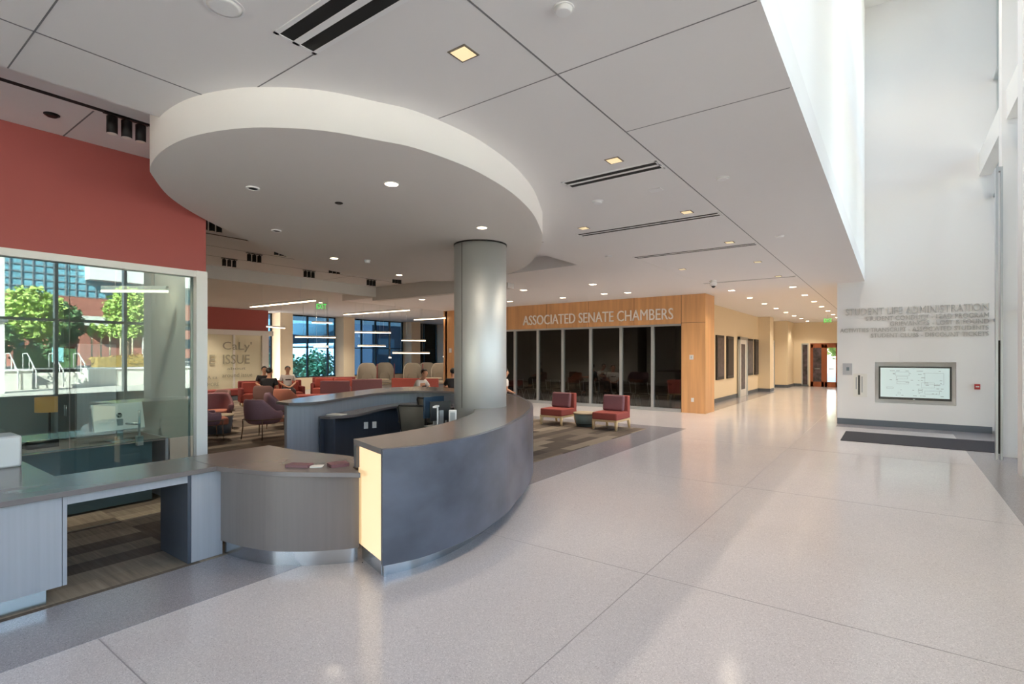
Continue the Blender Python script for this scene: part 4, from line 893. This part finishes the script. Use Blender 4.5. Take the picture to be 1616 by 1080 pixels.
def leaves(c, r, n, m, name, parent, s=.22):
    b = bmesh.new()
    for i in range(n):
        while 1:
            p = Vector((random.uniform(-1,1), random.uniform(-1,1), random.uniform(-1,1)))
            if .25 < p.length < 1: break
        p = Vector((p.x*r[0], p.y*r[1], p.z*r[2]))*(1+.12*math.sin(9*p.x+5*p.y+7*p.z)); q = Vector((random.gauss(0,1), random.gauss(0,1), random.gauss(0,1))).to_track_quat('Z', 'Y').to_matrix().to_4x4()
        vs = [b.verts.new(Vector(c)+p+(q @ Vector(k_))*s) for k_ in ((-.5,-.2,0),(0,-.35,.05),(.5,0,0),(0,.35,.05))]
        b.faces.new(vs)
    me = bpy.data.meshes.new(name); b.to_mesh(me); b.free(); me.materials.append(M[m]); o = bpy.data.objects.new(name, me); C.objects.link(o); o.parent = parent; return o
def tree(loc, h, r, m, label, n=1500, group='trees outside'):
    t = thing('tree', label, 'tree', loc, 0, group)
    MB().tube([(0,0,0),(.08,.03,h*.3),(-.03,.06,h*.65)], [.16, .12, .06], 8).build('trunk', 'bark', t)
    f = MB()
    for k_ in range(5): a = k_*1.3; f.tube([(0,.03,h*.35), (r*.5*math.cos(a), r*.5*math.sin(a), h*.62)], [.06, .02], 6)
    f.build('branches', 'bark', t); leaves((0, 0, h*.66), (r, r, h*.34), n, m, 'foliage', t, .34)
tree((29, 8.3, 1), 4.9, 1.6, 'leaf_light', 'bright green tree left in the glass reflection', 1900)
tree((32.6, 10.6, 1), 4.4, 1.1, 'leaf_dark', 'darker green tree beside the gabled brick house', 1500)
tree((32.5, 14.4, 1), 5.8, 1.5, 'leaf_light', 'bright green tree before the white-roofed pavilion', 1700)
tree((27.5, 6.2, 1), 2.6, 1.3, 'leaf_dark', 'low dark green tree at the left edge of the reflection', 1200)
for i, y in enumerate((10.9, 11.4, 11.9, 12.5, 13.2)):
    t = thing('sapling', 'slim staked sapling before the brick pavilion, %s from the left' % ORD[i].replace('nearest', 'first'), 'tree', (29.9, y+.6, 1), 0, 'staked saplings'); MB().cyl(0, 0, 0, 2.5, .05, 8).build('trunk', 'tree_stake', t); leaves((0, 0, 2.4), (.22, .22, .5), 70, 'leaf_light', 'foliage', t, .25)
def hedge(label, x0, x1, y0, y1, z0, z1, m):
    t = thing('hedge', label, 'hedge', ((x0+x1)/2, (y0+y1)/2, z0), 0, 'hedges outside'); box(x0-(x0+x1)/2+.1, (x1-x0)/2-.1, (y0-y1)/2+.1, (y1-y0)/2-.1, 0, (z1-z0)*.85).build('core', m, t)
    leaves((0, 0, (z1-z0)*.55), ((x1-x0)/2, (y1-y0)/2*1.05, (z1-z0)*.55), 1300, m, 'foliage', t, .18)
hedge('clipped green hedge beyond the outdoor steps', 27.5, 28.5, 7.3, 10.2, 1, 2.35, 'leaf_dark')
hedge('yellow-green flower bed hedge before the brick pavilion', 26.8, 28.4, 10.9, 16, 1, 1.75, 'flowers')
t = thing('brick_pavilion', 'low brick pavilion with thick white flat roof', 'building', (36, 0, 1)); box(0, 5, 12.4, 17.5, 0, 2.9).build('wall', 'brick', t); box(-1.2, 6, 12.1, 19, 2.95, 3.65).build('roof', 'roof_white', t); box(-.9, -.3, 16.3, 17.0, 0, 2.95).build('pier', 'roof_white', t); box(-1.25, -1.2, 12.1, 19, 3.2, 3.36).build('roof_groove', 'win_dark', t)
t = thing('gabled_house', 'small gabled brick house left of the pavilion', 'building', (36, 10, 1))
box(0, 4, -1.4, 1.6, 0, 2.3).build('wall', 'brick', t); MB().loft([[(-.3,-1.8,2.3),(-.3,2.0,2.3),(-.3,.1,3.5)],[(4.3,-1.8,2.3),(4.3,2.0,2.3),(4.3,.1,3.5)]]).build('roof', 'roof_white', t)
for y in (-.9, 0, .9): box(-.03, 0, y-.2, y+.2, .3, 1.9).build('window', 'win_dark', t)
t = thing('glass_office_building', 'large building with blue glass front over a brick base', 'building', (60, 0, 0))
box(0, 20, 6, 46, 0, 8.2).build('brick_base', 'brick', t); box(.3, 20, 6, 46, 8.2, 20).build('glass_front', 'facade_glass', t); box(-1.5, .3, 19, 46, 10.2, 12.4).build('white_slab', 'roof_white', t)
f = MB()
for y in [6.5+.9*i for i in range(44)]: f.box(.18, .3, y-.05, y+.05, 8.2, 20)
for z in [8.3+.75*i for i in range(15)]: f.box(.2, .3, 6, 46, z-.04, z+.04)
f.build('mullions', 'alu', t)
f = MB()
for j in range(6):
    for i in range(9): f.box(-.05, 0, 8+i*4, 10.4+i*4, 1.2+j*2.4-1, 2.4+j*2.4-1) if j < 3 else None
f.build('windows', 'win_dark', t)
t = thing('white_pillar', 'tall white exterior pillar at the left edge of the reflection', 'pillar', (20.5, 5.3, 0)); box(-.3, .3, -.35, .35, -.02, 6.5).build('shaft', 'roof_white', t); box(-.4, .4, -.45, .45, 3.3, 3.45).build('band', 'alu', t)
# beyond the lounge windows
hv = [(-140, y, -2) for y in (20, 260)]
ridge = [(20+4*i, 8.2+2.0*math.sin(i*.35)+1.0*math.sin(i*1.3)+random.uniform(-.5, .5)) for i in range(61)]
f = MB(); f.loft([[(-140, 20, -2)]+[(-140, y, z) for y, z in ridge]+[(-140, 260, -2)], [(-170, 20, -2)]+[(-170, y, z+2) for y, z in ridge]+[(-170, 260, -2)]])
struct(f.build('hills', 'hill'))
t = thing('stucco_building', 'white stucco building beyond the first lounge window', 'building', (-62, 52.5, -2)); box(-6, 6, -2.5, 5, 0, 5.6).build('wall', 'stucco', t); box(-6.3, 6.3, -2.8, 5.3, 5.6, 5.9).build('roof', 'roof_white', t)
for y in (-1.2, .8, 2.8): box(6, 6.05, y-.5, y+.5, 1.6, 3.2).build('window', 'win_dark', t)
t = thing('stucco_building', 'white stucco building beyond the second lounge window', 'building', (-62, 43, -2)); box(-6, 6, -3, 5, 0, 5.0).build('wall', 'stucco', t); box(-6.3, 6.3, -3.3, 5.3, 5.0, 5.3).build('roof', 'roof_white', t)
for y in (-1.6, .8, 3.2): box(6, 6.05, y-.6, y+.6, 1.2, 3.0).build('window', 'win_dark', t)
mat('neighbour_wall', srgb(26, 30, 44), .7)
t = thing('neighbour_building', 'dark blue-grey building filling the right lounge windows', 'building', (-40, 34, -2)); box(1, 4, -5, 16, 0, 11).build('wall', 'neighbour_wall', t)
for j in range(4):
    for i in range(6): box(4, 4.05, -4.4+i*3, -2.6+i*3, 1.2+j*2.6, 2.6+j*2.6).build('window', 'win_dark', t)
for i, (x, y, h, r) in enumerate([(-42,24,4.2,1.8),(-46,29,3.6,1.6),(-50,33,4.4,2.0),(-56,36.5,4,1.8),(-38,25,3.2,1.3),(-52,62,6,2.4)]):
    tree((x, y, -2), h, r, 'leaf_dark', 'dark tree beyond the lounge windows, %s by distance' % ORD[i], 700, 'trees beyond the lounge windows')
struct(box(-12, 2, 36, 60, -.3, -.02).build('ground', 'paving'))
tree((-2.6, 39.5, 0), 4.6, 1.6, 'leaf_light', 'green tree outside behind the right glazed hallway door', 900, 'trees outside the hallway')
